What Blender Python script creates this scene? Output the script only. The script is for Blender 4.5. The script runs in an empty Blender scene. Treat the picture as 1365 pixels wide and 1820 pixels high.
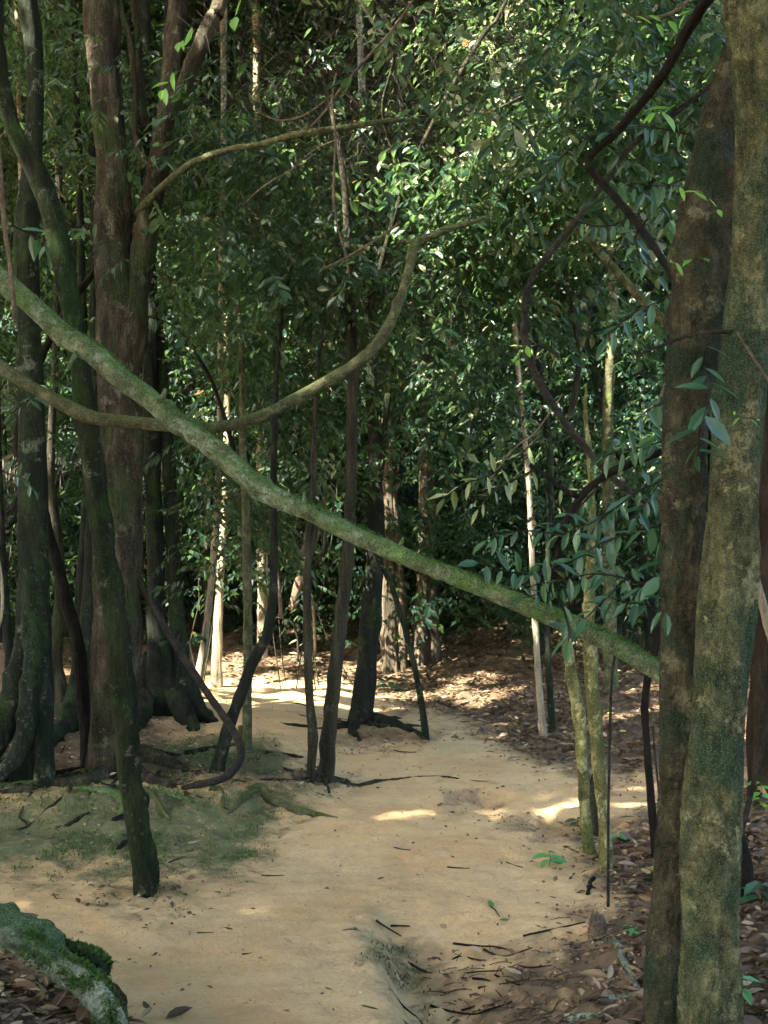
import bpy, math, numpy as np
from mathutils import Vector
R = math.radians
S = bpy.context.scene
# ------------------------------------------------------------------ camera, world, sun, exposure
FPX, HOR = 2000.0, 1000.0                       # focal length and horizon in photograph pixels
CAMZ = 1.6
TH = math.atan((HOR - 910) / FPX)
cam = bpy.data.cameras.new('camera'); camo = bpy.data.objects.new('camera', cam)
S.collection.objects.link(camo); S.camera = camo
cam.sensor_fit = 'VERTICAL'; cam.sensor_height = 36; cam.lens = 36 * FPX / 1820
cam.clip_start = 0.05; cam.clip_end = 500
camo.location = (0, 0, CAMZ); camo.rotation_euler = (math.pi / 2 + TH, 0, 0)
SUN = np.array([-0.61, -0.38, 0.70]); SUN /= np.linalg.norm(SUN)      # direction towards the sun
EL = math.asin(SUN[2]); AZ = math.atan2(SUN[0], SUN[1])
w = bpy.data.worlds.new('World'); S.world = w; w.use_nodes = True
nt = w.node_tree; bg = nt.nodes['Background']; sky = nt.nodes.new('ShaderNodeTexSky')
sky.sky_type = 'NISHITA'; sky.sun_disc = False; sky.sun_elevation = EL; sky.sun_rotation = AZ
sky.dust_density = 3.0; sky.ozone_density = 0.6; sky.air_density = 1.0
nt.links.new(sky.outputs[0], bg.inputs[0]); bg.inputs[1].default_value = 0.15
sl = bpy.data.lights.new('sun', 'SUN'); so = bpy.data.objects.new('sun', sl); S.collection.objects.link(so)
sl.energy = 3.5; sl.angle = R(0.5); sl.color = (1.0, 0.93, 0.80)
so.rotation_euler = Vector(-SUN).to_track_quat('-Z', 'Y').to_euler()
S.view_settings.view_transform = 'Standard'; S.view_settings.look = 'None'
S.view_settings.exposure = 4.25; S.view_settings.gamma = 1
S.cycles.max_bounces = 6; S.cycles.diffuse_bounces = 4; S.cycles.glossy_bounces = 2
S.cycles.transmission_bounces = 4; S.cycles.sample_clamp_indirect = 4; S.cycles.caustics_reflective = False
C = S.collection
rng = np.random.default_rng(11)

# ------------------------------------------------------------------ pixels <-> world, ground height
ct, st = math.cos(TH), math.sin(TH)
def P(x, y, d):
    u, v = (x - 682.5) / FPX, (910 - y) / FPX
    D = np.array([u, ct - v * st, st + v * ct]); return np.array([0, 0, CAMZ]) + D * (d / D[1])
def Pn(x, y, d):
    u, v = (x - 682.5) / FPX, (910 - y) / FPX
    dy = ct - v * st; t = d / dy
    return np.stack([u * t, d, CAMZ + (st + v * ct) * t], -1)
def topx(p):
    X, Y, Z = p[..., 0], p[..., 1], p[..., 2] - CAMZ
    f = np.maximum(Y * ct + Z * st, 0.05); v = (-Y * st + Z * ct) / f
    return 682.5 + FPX * X / f, 910 - FPX * v
_r = np.random.default_rng(5)
_wv = [(_r.uniform(0, 6.28), _r.uniform(0, 6.28)) for _ in range(60)]
def sines(x, y, lo, hi, n, k0=0):
    s = 0 * x
    for i in range(n):
        a, ph = _wv[(i + k0) % 60]; k = lo * (hi / lo) ** (i / max(n - 1, 1))
        s = s + np.sin(k * (x * math.cos(a) + y * math.sin(a)) + ph + 1.3 * np.sin(0.37 * k * (y * math.cos(a) - x * math.sin(a)) + ph * 2))
    return s / math.sqrt(n)
def sm(a, b, x):
    t = np.clip((x - a) / (b - a), 0, 1); return t * t * (3 - 2 * t)
def height(x, y):
    x = np.asarray(x, float); y = np.asarray(y, float)
    h = 0.018 * sines(x, y, 0.8, 3, 6) + 0.006 * sines(x, y, 4, 14, 8, 9)
    e = np.interp(y, [0, 3, 5, 6.7, 8, 11, 15, 20], [.6, .6, .8, 1.3, 1.9, 1.4, .4, -2.5])
    b = np.maximum(x - e, 0); h = h + 0.34 * (1 - np.exp(-b / 1.7))
    h = h + 0.16 * np.clip(y - 15, 0, 12)
    lf = sm(-0.1, -1.0, x) * sm(6.75, 7.25, y + 0.2 * np.sin(x * 3.1)) * sm(15, 12, y)
    h = h + 0.17 * lf + 0.02 * lf * sines(x, y, 5, 16, 8, 20)
    xg = np.interp(y, [1.5, 3.6, 4.6, 5.4], [.42, .25, .10, .06]); s = x - xg
    gf = sm(5.5, 4.7, y)
    h = h - 0.17 * gf * np.where(s > 0, np.exp(-(s / .42) ** 2), np.exp(-(s / .09) ** 2))
    h = h - 0.11 * np.exp(-((x - .66) / .16) ** 2 - ((y - 7.7) / .20) ** 2)
    h = h - 0.10 * sm(.8, 1.0, x) * sm(1.6, 1.3, x) * sm(7.35, 7.25, y) * sm(6.6, 7.0, y)
    h = h + 0.10 * np.exp(-((x - .12) / .5) ** 2 - ((y - 10.7) / .5) ** 2)
    h = h + 0.34 * np.exp(-((x + 2.15) / .5) ** 2 - ((y - 11.0) / .6) ** 2)
    h = h + 0.42 * np.exp(-((x + 1.75) / .62) ** 2 - ((y - 3.1) / .8) ** 2)
    far = sm(1, 0, np.abs(x) / 60)
    return h
def gh(px, py):
    u, v = (px - 682.5) / FPX, (910 - py) / FPX
    D = np.array([u, ct - v * st, st + v * ct]); D /= D[1]
    t = np.arange(2.0, 45, 0.02); q = np.array([0, 0, CAMZ]) + D * t[:, None]
    k = np.where(q[:, 2] < height(q[:, 0], q[:, 1]))[0]
    return q[k[0]] if len(k) else q[-1]
def poly_sd(x, y, poly):
    poly = np.array(poly, float); ins = np.zeros(x.shape, bool); dm = np.full(x.shape, 1e9)
    for i in range(len(poly)):
        a, b = poly[i], poly[(i + 1) % len(poly)]
        e = b - a; t = np.clip(((x - a[0]) * e[0] + (y - a[1]) * e[1]) / (e @ e), 0, 1)
        dm = np.minimum(dm, np.hypot(x - a[0] - t * e[0], y - a[1] - t * e[1]))
        c = (a[1] > y) != (b[1] > y)
        with np.errstate(all='ignore'):
            xi = a[0] + (y - a[1]) * e[0] / (e[1] if e[1] else 1e-9)
        ins ^= c & (x < xi)
    return np.where(ins, dm, -dm)
LIT = [[(300, 1090), (300, 1212), (430, 1203), (520, 1205), (600, 1215), (680, 1238), (800, 1268), (880, 1300), (910, 1345), (980, 1375), (1100, 1372), (1200, 1372), (1500, 1360), (2600, 1300), (2600, 1060), (300, 1060)],
       [(1150, 1465), (1100, 1500), (1110, 1580), (1130, 1650), (1100, 1740), (1030, 1960), (2600, 1960), (2600, 1400), (1300, 1400), (1190, 1445)],
       [(-60, 1660), (60, 1712), (140, 1770), (190, 1830), (190, 2100), (-900, 2100), (-900, 1640)],
       [(-900, 1100), (-900, 1225), (60, 1225), (300, 1200), (300, 1100)]]
SOIL = [[(800, 1830), (850, 1765), (930, 1720), (985, 1650), (1050, 1590), (1060, 1500), (1150, 1455), (1300, 1450), (1200, 1900), (800, 2200), (760, 1900)], [(710, 1712), (800, 1722), (900, 1700), (930, 1760), (800, 1760)], [(110, 1440), (330, 1432), (340, 1470), (240, 1492), (140, 1490)], [(222, 1586), (300, 1580), (305, 1602), (230, 1604)], [(560, 1380), (610, 1382), (600, 1396), (550, 1396)], [(800, 1410), (880, 1405), (890, 1432), (820, 1440)], [(900, 1462), (1040, 1470), (1000, 1482), (930, 1475)],
        [(640, 1262), (800, 1275), (870, 1305), (900, 1340), (960, 1372), (1030, 1390), (1300, 1380), (1300, 1200), (800, 1200)],
        [(-900, 1220), (100, 1230), (300, 1290), (420, 1310), (600, 1372), (560, 1400), (300, 1390), (-900, 1400)],
        [(600, 1300), (640, 1280), (740, 1290), (800, 1315), (700, 1330), (610, 1325)],
        [(1000, 1490), (1060, 1470), (1130, 1490), (1120, 1540), (1030, 1530)]]
MOSS = [[(-900, 1385), (100, 1392), (300, 1385), (480, 1385), (620, 1388), (600, 1412), (520, 1430), (500, 1470), (470, 1540), (380, 1580), (150, 1560), (-900, 1570)],
        [(150, 1575), (240, 1568), (330, 1570), (300, 1600), (200, 1612), (140, 1600)],
        [(380, 1290), (520, 1345), (560, 1385), (300, 1390), (260, 1320)],
        [(655, 1655), (700, 1660), (735, 1720), (740, 1790), (780, 1900), (700, 1900), (700, 1780)]]
def mask(px, py, polys, s0):
    m = np.zeros(px.shape)
    s = np.maximum(s0 * (py - HOR) / 400.0, 3)
    jx = 22 * sines(px, py * 2.5, .012, .07, 8, 3) * (py - HOR) / 400; jy = 10 * sines(px, py * 2.5, .015, .09, 8, 30) * (py - HOR) / 400
    for q in polys: m = np.maximum(m, sm(-s, s, poly_sd(px + jx, py + jy, q)))
    return m

# ------------------------------------------------------------------ objects
def tag(o, label=None, cat=None, group=None, kind=None):
    for k, v in (('label', label), ('category', cat), ('group', group), ('kind', kind)):
        if v: o[k] = v
    return o
def link(name, me, mat, parent=None, mats=None):
    o = bpy.data.objects.new(name, me); C.objects.link(o)
    for m in (mats or [mat]): me.materials.append(m)
    if parent: o.parent = parent; o.matrix_parent_inverse = parent.matrix_basis.inverted()
    return o
def empty(name, loc, label, cat, group=None):
    o = bpy.data.objects.new(name, None); C.objects.link(o); o.location = [float(a) for a in loc]; o.empty_display_size = .2
    return tag(o, label, cat, group)
def npmesh(V, F, smooth=True, attrs=None, matidx=None):
    """V (n,3); F (m,k) or list of such arrays"""
    Fs = F if isinstance(F, list) else [F]
    me = bpy.data.meshes.new('m'); me.vertices.add(len(V)); me.vertices.foreach_set('co', np.asarray(V, np.float32).ravel())
    tot = np.concatenate([np.full(len(f), f.shape[1], np.int32) for f in Fs]); li = np.concatenate([f.ravel() for f in Fs]).astype(np.int32)
    me.loops.add(len(li)); me.loops.foreach_set('vertex_index', li)
    me.polygons.add(len(tot)); me.polygons.foreach_set('loop_start', np.concatenate([[0], np.cumsum(tot)[:-1]]).astype(np.int32))
    try: me.polygons.foreach_set('loop_total', tot)
    except Exception: pass
    me.update(calc_edges=True)
    me.polygons.foreach_set('use_smooth', np.full(len(tot), smooth))
    if matidx is not None: me.polygons.foreach_set('material_index', np.asarray(matidx, np.int32))
    for k, (dom, a) in (attrs or {}).items():
        at = me.attributes.new(k, 'FLOAT', dom); at.data.foreach_set('value', np.asarray(a, np.float32))
    return me

# ------------------------------------------------------------------ materials
def mat(name):
    m = bpy.data.materials.new(name); m.use_nodes = True; t = m.node_tree; t.nodes.clear()
    out = t.nodes.new('ShaderNodeOutputMaterial'); return m, t, out
class N:
    def __init__(s, t): s.t = t
    def n(s, k, **kw):
        o = s.t.nodes.new(k)
        for a, b in kw.items(): setattr(o, a, b)
        return o
    def l(s, a, b): s.t.links.new(a, b)
    def noise(s, vec, sc, det=6, ro=.6, dist=0):
        o = s.n('ShaderNodeTexNoise'); o.inputs['Scale'].default_value = sc; o.inputs['Detail'].default_value = det
        o.inputs['Roughness'].default_value = ro; o.inputs['Distortion'].default_value = dist
        if vec is not None: s.l(vec, o.inputs['Vector'])
        return o.outputs['Fac']
    def ramp(s, fac, stops):
        o = s.n('ShaderNodeValToRGB'); e = o.color_ramp.elements
        for i, (p, c) in enumerate(stops):
            x = e[i] if i < 2 else e.new(p); x.position = p; x.color = (*c, 1) if len(c) == 3 else c
        s.l(fac, o.inputs[0]); return o.outputs[0]
    def rng(s, v, a, b, c=0, d=1):
        o = s.n('ShaderNodeMapRange'); o.inputs[1].default_value = a; o.inputs[2].default_value = b; o.inputs[3].default_value = c; o.inputs[4].default_value = d
        s.l(v, o.inputs[0]); return o.outputs[0]
    def math(s, op, a, b=None):
        o = s.n('ShaderNodeMath', operation=op)
        for i, v in enumerate((a, b)):
            if v is None: continue
            if isinstance(v, (int, float)): o.inputs[i].default_value = v
            else: s.l(v, o.inputs[i])
        return o.outputs[0]
    def mix(s, f, a, b):
        o = s.n('ShaderNodeMix', data_type='RGBA')
        for i, v in ((0, f), (6, a), (7, b)):
            if isinstance(v, (int, float)): o.inputs[i].default_value = v
            elif isinstance(v, tuple): o.inputs[i].default_value = (*v, 1)
            else: s.l(v, o.inputs[i])
        return o.outputs[2]
    def attr(s, name): return s.n('ShaderNodeAttribute', attribute_name=name).outputs['Fac']
    def map(s, scale):
        c = s.n('ShaderNodeTexCoord').outputs['Object']; m = s.n('ShaderNodeMapping'); m.inputs['Scale'].default_value = scale
        s.l(c, m.inputs[0]); return m.outputs[0]
    def bump(s, h, st, dist=.02, nrm=None):
        o = s.n('ShaderNodeBump'); o.inputs['Strength'].default_value = st; o.inputs['Distance'].default_value = dist; s.l(h, o.inputs['Height'])
        if nrm is not None: s.l(nrm, o.inputs['Normal'])
        return o.outputs[0]
    def bsdf(s, col, rough=.8, nrm=None, spec=.3):
        o = s.n('ShaderNodeBsdfPrincipled')
        if isinstance(col, tuple): o.inputs['Base Color'].default_value = (*col, 1)
        else: s.l(col, o.inputs['Base Color'])
        if isinstance(rough, (int, float)): o.inputs['Roughness'].default_value = rough
        else: s.l(rough, o.inputs['Roughness'])
        o.inputs['Specular IOR Level'].default_value = spec
        if nrm is not None: s.l(nrm, o.inputs['Normal'])
        return o.outputs[0]

def bark(name, dark, mid, light, moss=0.3, mosscol=(.019, .034, .010), lichen=.2, lichcol=(.22, .24, .16), topmoss=0.0, stretch=.25, rough_sc=1.0, red=0.0):
    m, t, out = mat(name); n = N(t)
    v = n.map((1, 1, stretch)); v2 = n.map((1, 1, 1)); v3 = n.map((1, 1, .08))
    a = n.noise(v, 14, 8, .65); big = n.noise(v2, 2.3, 4, .6); fine = n.noise(v, 70 * rough_sc, 5, .7); streak = n.noise(v3, 22, 5, .6)
    col = n.ramp(a, [(.30, dark), (.5, mid), (.72, light)])
    col = n.mix(n.rng(streak, .5, .7, 0, .55), col, dark)
    if red: col = n.mix(n.rng(n.noise(v2, 3.1, 5, .65), .52, .62, 0, red), col, (.23, .11, .055))
    vo = n.n('ShaderNodeTexVoronoi'); vo.inputs['Scale'].default_value = 26; vo.inputs['Randomness'].default_value = 1; n.l(v2, vo.inputs['Vector'])
    fl = n.math('MULTIPLY', n.rng(n.math('ADD', vo.outputs['Distance'], n.math('MULTIPLY', fine, .5)), .50, .44), n.rng(big, .45, .55))
    col = n.mix(n.math('MULTIPLY', fl, lichen * .6), col, lichcol)
    lm = n.math('MULTIPLY', n.rng(n.noise(v2, 6.5, 9, .75), .60 - .12 * lichen, .64 - .10 * lichen), n.rng(fine, .35, .55))
    col = n.mix(n.math('MULTIPLY', lm, min(1, lichen * 2)), col, lichcol)
    mm = n.rng(n.math('ADD', n.noise(v2, 3.7, 8, .7, .5), n.math('MULTIPLY', n.math('SUBTRACT', big, .5), .6)), .66 - .3 * moss, .74 - .22 * moss)
    if topmoss:
        nz = n.n('ShaderNodeSeparateXYZ'); n.l(n.n('ShaderNodeNewGeometry').outputs['Normal'], nz.inputs[0])
        up = n.rng(n.math('ADD', nz.outputs[2], n.math('MULTIPLY', n.math('SUBTRACT', n.noise(v2, 9, 8, .7), .5), 1.9)), .15, .75)
        mm = n.math('MAXIMUM', mm, n.math('MULTIPLY', up, topmoss))
    mc = n.mix(n.rng(fine, .3, .7), mosscol, tuple(c * 1.9 for c in mosscol))
    col = n.mix(n.math('MULTIPLY', mm, .9), col, mc)
    mid_ = n.noise(v, 38, 8, .8); tiny = n.noise(v2, 150 * rough_sc, 6, .8)
    col = n.mix(n.rng(tiny, .5, .62, 0, .65), col, tuple(c * .5 for c in dark)); col = n.mix(n.rng(tiny, .5, .36, 0, .45), col, light)
    col = n.mix(n.rng(mid_, .52, .66, 0, .6), col, dark)
    h = n.math('ADD', n.math('MULTIPLY', a, .9), n.math('ADD', n.math('ADD', n.math('MULTIPLY', mid_, .6), n.math('MULTIPLY', fine, .35)), n.math('MULTIPLY', streak, .5)))
    nr = n.bump(h, 1.0, .05)
    n.l(n.bsdf(col, .9, nr, .08), out.inputs[0]); return m
B = {
 'grey':  bark('bark_grey_green', (.006, .009, .006), (.015, .020, .012), (.040, .045, .030), .45, lichen=.3),
 'warm':  bark('bark_warm_brown', (.008, .008, .006), (.034, .029, .019), (.13, .108, .070), .45, lichen=.25, red=.08),
 'dark':  bark('bark_dark', (.006, .007, .006), (.015, .017, .012), (.035, .037, .027), .4, lichen=.15),
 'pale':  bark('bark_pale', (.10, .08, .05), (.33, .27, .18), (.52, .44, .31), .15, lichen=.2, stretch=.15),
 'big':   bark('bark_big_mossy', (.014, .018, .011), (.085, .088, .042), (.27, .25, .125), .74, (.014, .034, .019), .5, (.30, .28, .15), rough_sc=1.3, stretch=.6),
 'bigdark': bark('bark_big_darker_stem', (.012, .013, .009), (.050, .045, .026), (.14, .12, .07), .60, (.010, .022, .014), .4, (.22, .20, .12), rough_sc=1.3, stretch=.6),  # darker, less mossy bark for the great tree's other stems
 'lich':  bark('bark_yellow_lichen', (.03, .033, .013), (.11, .11, .04), (.30, .28, .11), .3, (.05, .07, .015), .7, (.38, .36, .17), stretch=.5),
 'moss':  bark('bark_moss_top', (.030, .040, .020), (.115, .140, .070), (.31, .35, .21), .52, (.045, .100, .015), .5, (.26, .30, .21), topmoss=.85, stretch=1),
 'green': bark('bark_moss_olive', (.022, .025, .012), (.09, .092, .046), (.23, .215, .12), .2, (.06, .085, .02), .3, topmoss=.7, stretch=1),
 'rough': bark('bark_rough', (.008, .008, .006), (.034, .032, .021), (.10, .09, .056), .25, lichen=.1, stretch=.12, rough_sc=.7),
 'vine':  bark('bark_liana', (.014, .012, .010), (.035, .030, .024), (.08, .068, .052), .1, lichen=.1, stretch=1),
 'tan':   bark('bark_tan_liana', (.07, .05, .032), (.16, .12, .08), (.28, .215, .15), .02, lichen=.05, stretch=1),
 'black': bark('bark_black', (.006, .005, .004), (.016, .013, .010), (.035, .028, .02), .05, lichen=.03, stretch=.5),
 'lichlog': bark('bark_lichen_log', (.035, .04, .026), (.125, .145, .09), (.32, .36, .26), .60, (.014, .050, .015), .9, (.36, .41, .31), stretch=1),
}
def leafmat(name, stops, rough=.38, trans=.32, tcol=(.15, .30, .07), spec=.5, under=0):
    m, t, out = mat(name); n = N(t)
    a = n.attr('tint'); col = n.ramp(a, stops)
    sh = n.noise(n.map((1, 1, 1)), 30, 3, .6)
    col = n.mix(n.rng(sh, .4, .7, 0, .25), col, tuple(c * 1.5 for c in stops[1][1]))
    if under:                                                  # paler, duller lower leaf face, also painted in as a sunlit look
        up_ = n.n('ShaderNodeNewGeometry').outputs['Backfacing']; col = n.mix(up_, n.mix(.45, col, (.045, .075, .036)), col)
    b = n.bsdf(col, rough, None, spec)
    tr = n.n('ShaderNodeBsdfTranslucent'); n.l(n.mix(.55, col, tcol), tr.inputs[0])
    mx = n.n('ShaderNodeMixShader'); mx.inputs[0].default_value = trans; n.l(b, mx.inputs[1]); n.l(tr.outputs[0], mx.inputs[2])
    n.l(mx.outputs[0], out.inputs[0]); return m
LF = {
 'mid':  leafmat('leaf_mid', [(0, (.003, .013, .008)), (.45, (.008, .029, .014)), (.76, (.062, .094, .040)), (.93, (.24, .25, .145)), (1, (.20, .09, .03))], rough=.36, spec=.26, under=1, tcol=(.165, .31, .075)),  # pale cream stops paint sun highlights into the leaf colour
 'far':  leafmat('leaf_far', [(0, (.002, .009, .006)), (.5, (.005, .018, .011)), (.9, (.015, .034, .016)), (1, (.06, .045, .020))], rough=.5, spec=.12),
 'near': leafmat('leaf_near_green', [(0, (.008, .034, .017)), (.5, (.016, .056, .025)), (1, (.045, .105, .040))], rough=.40, trans=.25, spec=.45),
 'lime': leafmat('leaf_lime', [(0, (.09, .23, .03)), (.5, (.12, .29, .04)), (1, (.20, .36, .06))], rough=.4, trans=.5, tcol=(.26, .50, .06)),
 'pale': leafmat('leaf_pale_olive', [(0, (.09, .12, .045)), (.5, (.14, .17, .065)), (1, (.21, .22, .10))], rough=.4, trans=.3),
 'dead': leafmat('leaf_dead', [(0, (.020, .014, .009)), (.35, (.065, .041, .024)), (.65, (.14, .092, .052)), (.88, (.26, .185, .11)), (.96, (.36, .28, .18)), (1, (.34, .26, .05))], rough=.6, trans=.12, tcol=(.3, .16, .06), spec=.3),
}
def ground_mat():
    m, t, out = mat('trodden_earth'); n = N(t)
    v = n.map((1, 1, 1)); big = n.noise(v, .8, 5, .6); med = n.noise(v, 4, 8, .65, .4); fine = n.noise(v, 45, 8, .75); grit = n.noise(v, 160, 4, .8)
    sand = n.ramp(big, [(.3, (.46, .305, .145)), (.5, (.53, .372, .190)), (.7, (.44, .325, .165))])
    sand = n.mix(n.rng(n.noise(v, 1.3, 6, .7, .8), .47, .66, 0, .75), sand, (.45, .27, .115))
    sand = n.mix(n.rng(n.noise(n.map((1, 3, 1)), 2.2, 8, .75, .6), .5, .7, 0, .6), sand, (.33, .25, .14))
    sand = n.mix(n.rng(med, .52, .72, 0, .6), sand, (.35, .225, .115))
    sand = n.mix(n.rng(n.noise(v, 11, 9, .8, 1.0), .60, .74, 0, .5), sand, (.27, .17, .09))
    sand = n.mix(n.rng(fine, .52, .68, 0, .6), sand, (.31, .20, .10)); sand = n.mix(n.rng(n.noise(v, 22, 6, .8), .42, .30, 0, .5), sand, (.62, .47, .27))
    sand = n.mix(n.rng(grit, .66, .72, 0, .45), sand, (.12, .07, .04))
    soil = n.ramp(med, [(.3, (.055, .038, .022)), (.55, (.13, .088, .050)), (.75, (.24, .165, .095))])
    soil = n.mix(n.rng(fine, .55, .68, 0, .8), soil, (.045, .028, .018))
    sf = n.rng(n.math('ADD', n.attr('soil'), n.math('MULTIPLY', n.math('SUBTRACT', med, .5), 1.3)), .3, .75)
    col = n.mix(sf, sand, soil)
    mossc = n.ramp(fine, [(.3, (.032, .046, .022)), (.55, (.085, .110, .050)), (.75, (.18, .175, .095))])
    patch = n.noise(n.map((1, 1.8, 1)), 5, 10, .82, .6)
    mf = n.rng(n.math('ADD', n.attr('moss'), n.math('ADD', n.math('MULTIPLY', n.math('SUBTRACT', patch, .5), 2.6), n.math('MULTIPLY', n.math('SUBTRACT', fine, .5), .9))), .45, .95)
    col = n.mix(n.math('MULTIPLY', mf, .9), col, mossc)
    h = n.math('ADD', n.math('MULTIPLY', med, .7), n.math('ADD', n.math('MULTIPLY', fine, .6), n.math('MULTIPLY', grit, .3)))
    h = n.math('ADD', h, n.math('MULTIPLY', n.math('MULTIPLY', mf, patch), .6))
    n.l(n.bsdf(col, .92, n.bump(h, .8, .04), .15), out.inputs[0]); return m

# ------------------------------------------------------------------ ground
NX, NY = 620, 700
u = np.linspace(-1, 1, NX); gx = np.sinh(u * 4.2) / math.sinh(4.2) * 70
ty = np.linspace(0, 1, NY); gy = -12 + 0 * ty
gy = np.concatenate([np.linspace(-40, 2.2, 40, endpoint=False), 2.2 * (110 / 2.2) ** np.linspace(0, 1, NY - 40)])
GX, GY = np.meshgrid(gx, gy); GZ = height(GX, GY)
gp = np.stack([GX, GY, GZ], -1).reshape(-1, 3)
pxx, pyy = topx(gp); ok = (gp[:, 1] > 1.5)
moss = mask(pxx, pyy, MOSS, 60) * ok; soil = np.maximum(mask(pxx, pyy, LIT, 50), .88 * mask(pxx, pyy, SOIL, 70)) * ok
soil = np.where(gp[:, 1] <= 1.5, .5, soil)
rough = np.clip(soil, 0, 1)
gp[:, 2] += (.005 + .013 * rough + .009 * moss) * sines(gp[:, 0], gp[:, 1], 18, 70, 12, 5) * ok
idx = np.arange(NX * NY).reshape(NY, NX)
F = np.stack([idx[:-1, :-1], idx[:-1, 1:], idx[1:, 1:], idx[1:, :-1]], -1).reshape(-1, 4)
tag(link('ground', npmesh(gp, F, True, {'moss': ('POINT', moss), 'soil': ('POINT', soil)}), ground_mat()), kind='structure')

hx, hy = np.meshgrid(np.linspace(-90, 90, 90), np.linspace(43, 75, 24)); hz = (hy - 43) * 1.1 + .8 * sines(hx, hy, .2, 1.5, 8, 7) + sm(25, 80, np.abs(hx)) * 8 - 1  # slope added behind the wood to block bright sky between the leaves
m_, t_, o_ = mat('dark_green_backdrop'); n_ = N(t_); n_.l(n_.bsdf(n_.ramp(n_.noise(n_.map((1, 1, 1)), 1.2, 8, .8), [(.35, (.004, .009, .005)), (.6, (.016, .032, .014))]), .9), o_.inputs[0])
ii = np.arange(hx.size).reshape(hx.shape); tag(link('backdrop_slope', npmesh(np.stack([hx, hy, hz], -1).reshape(-1, 3), np.stack([ii[:-1, :-1], ii[:-1, 1:], ii[1:, 1:], ii[1:, :-1]], -1).reshape(-1, 4)), m_), kind='structure')

# ------------------------------------------------------------------ tubes
def catmull(pts, step):
    pts = np.asarray(pts, float); n = len(pts); out = []
    for i in range(n - 1):
        p0, p1, p2, p3 = pts[max(i - 1, 0)], pts[i], pts[i + 1], pts[min(i + 2, n - 1)]
        k = max(2, int(np.linalg.norm((p2 - p1)[:3]) / step)); t = np.linspace(0, 1, k, endpoint=False)[:, None]
        out.append(.5 * ((2 * p1) + (-p0 + p2) * t + (2 * p0 - 5 * p1 + 4 * p2 - p3) * t ** 2 + (-p0 + 3 * p1 - 3 * p2 + p3) * t ** 3))
    out.append(pts[-1:]); return np.concatenate(out)
def tube_arrays(path, sides=12, step=.06, wob=.08, flare=0, flh=.3, flk=5, seed=0, cap=True, knots=0, flute=0, grain=0):
    """path rows: x,y,z,r"""
    r_ = np.random.default_rng(seed); q = catmull(path, step); p, r = q[:, :3], np.maximum(q[:, 3], .0015)
    n = len(p); T = np.gradient(p, axis=0); T /= np.linalg.norm(T, axis=1)[:, None] + 1e-9
    ref = np.array([1., 0, 0]) if abs(T[:, 0]).mean() < .7 else np.array([0, 1., 0])
    A = np.cross(T, ref); A /= np.linalg.norm(A, axis=1)[:, None] + 1e-9; Bv = np.cross(T, A)
    ph = np.linspace(0, 2 * math.pi, sides, endpoint=False)[None, :]
    L = np.concatenate([[0], np.cumsum(np.linalg.norm(np.diff(p, axis=0), axis=1))])[:, None]
    m = np.ones((n, sides)); rm = max(r.mean(), .01)
    for k in range(7):
        kk = r_.integers(1, 5); fr = r_.uniform(.25, 2.2) / rm * .5; m += wob / (1 + .25 * k) * np.sin(kk * ph + fr * L + r_.uniform(0, 6.28))
    if flute: m += flute * (np.cos(3 * ph + .6 * L + seed) * .6 + np.cos(5 * ph - .3 * L + 2 * seed) * .4)
    if flare:
        lob = (0.5 + 0.5 * np.cos(flk * ph + seed)) ** 1.6 * (1 + .4 * np.sin(2 * ph + seed * 1.7))
        m += flare * np.exp(-L / flh) * (.35 + lob)
    for _ in range(knots):
        l0, p0, a = r_.uniform(0, L[-1, 0]), r_.uniform(0, 6.28), r_.uniform(.2, .5)
        dphi = np.angle(np.exp(1j * (ph - p0))); m += a * np.exp(-((L - l0) / (rm * .8)) ** 2 - (dphi / .5) ** 2)
    if grain:                                                       # fissured bark, modelled
        g = 0
        for k in range(22):
            f = r_.uniform(25, 170); kk = int(round(f * rm * r_.uniform(.3, 1.4))); g = g + np.sin(kk * ph + f * r_.choice([-1, 1]) * r_.uniform(.15, .8) * L + r_.uniform(0, 6.28) + 1.2 * np.sin(f * .3 * L + kk // 2 * ph))
        m += grain * (1 - 2.2 * np.abs(g) / math.sqrt(22)) * .7
    rr = r[:, None] * m
    V = p[:, None, :] + A[:, None, :] * (rr * np.cos(ph))[..., None] + Bv[:, None, :] * (rr * np.sin(ph))[..., None]
    V = V.reshape(-1, 3); i = np.arange(n * sides).reshape(n, sides); j = np.roll(i, -1, 1)
    F = np.stack([i[:-1], j[:-1], j[1:], i[1:]], -1).reshape(-1, 4)
    if cap:
        V = np.concatenate([V, p[:1] - T[:1] * 0, p[-1:] + T[-1:] * r[-1] * .4]); a, b = len(V) - 2, len(V) - 1
        F2 = np.concatenate([np.stack([j[0], i[0], np.full(sides, a)], -1), np.stack([i[-1], j[-1], np.full(sides, b)], -1)])
        return V, [F, F2]
    return V, [F]
def join(parts):
    Vs, Q, Tn, off = [], [], [], 0
    for V, Fs in parts:
        for f in Fs: (Q if f.shape[1] == 4 else Tn).append(f + off)
        Vs.append(V); off += len(V)
    out = []
    if Q: out.append(np.concatenate(Q))
    if Tn: out.append(np.concatenate(Tn))
    return np.concatenate(Vs), out
def obj_tube(name, paths, m, parent=None, **kw):
    parts = []
    for k, pth in enumerate(paths): 
        kk = dict(kw); kk['seed'] = kw.get('seed', 0) + 7 * k; parts.append(tube_arrays(pth, **kk))
    V, Fs = join(parts); return link(name, npmesh(V, Fs), m, parent)
def pxpath(pts, d):
    """pts: (x,y,w) or (x,y,w,d); -> rows x,y,z,r"""
    out = []
    for q in pts:
        dd = q[3] if len(q) > 3 else d
        p = P(q[0], q[1], dd); out.append([*p, q[2] / 2 * dd / FPX])
    return np.array(out)
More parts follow.
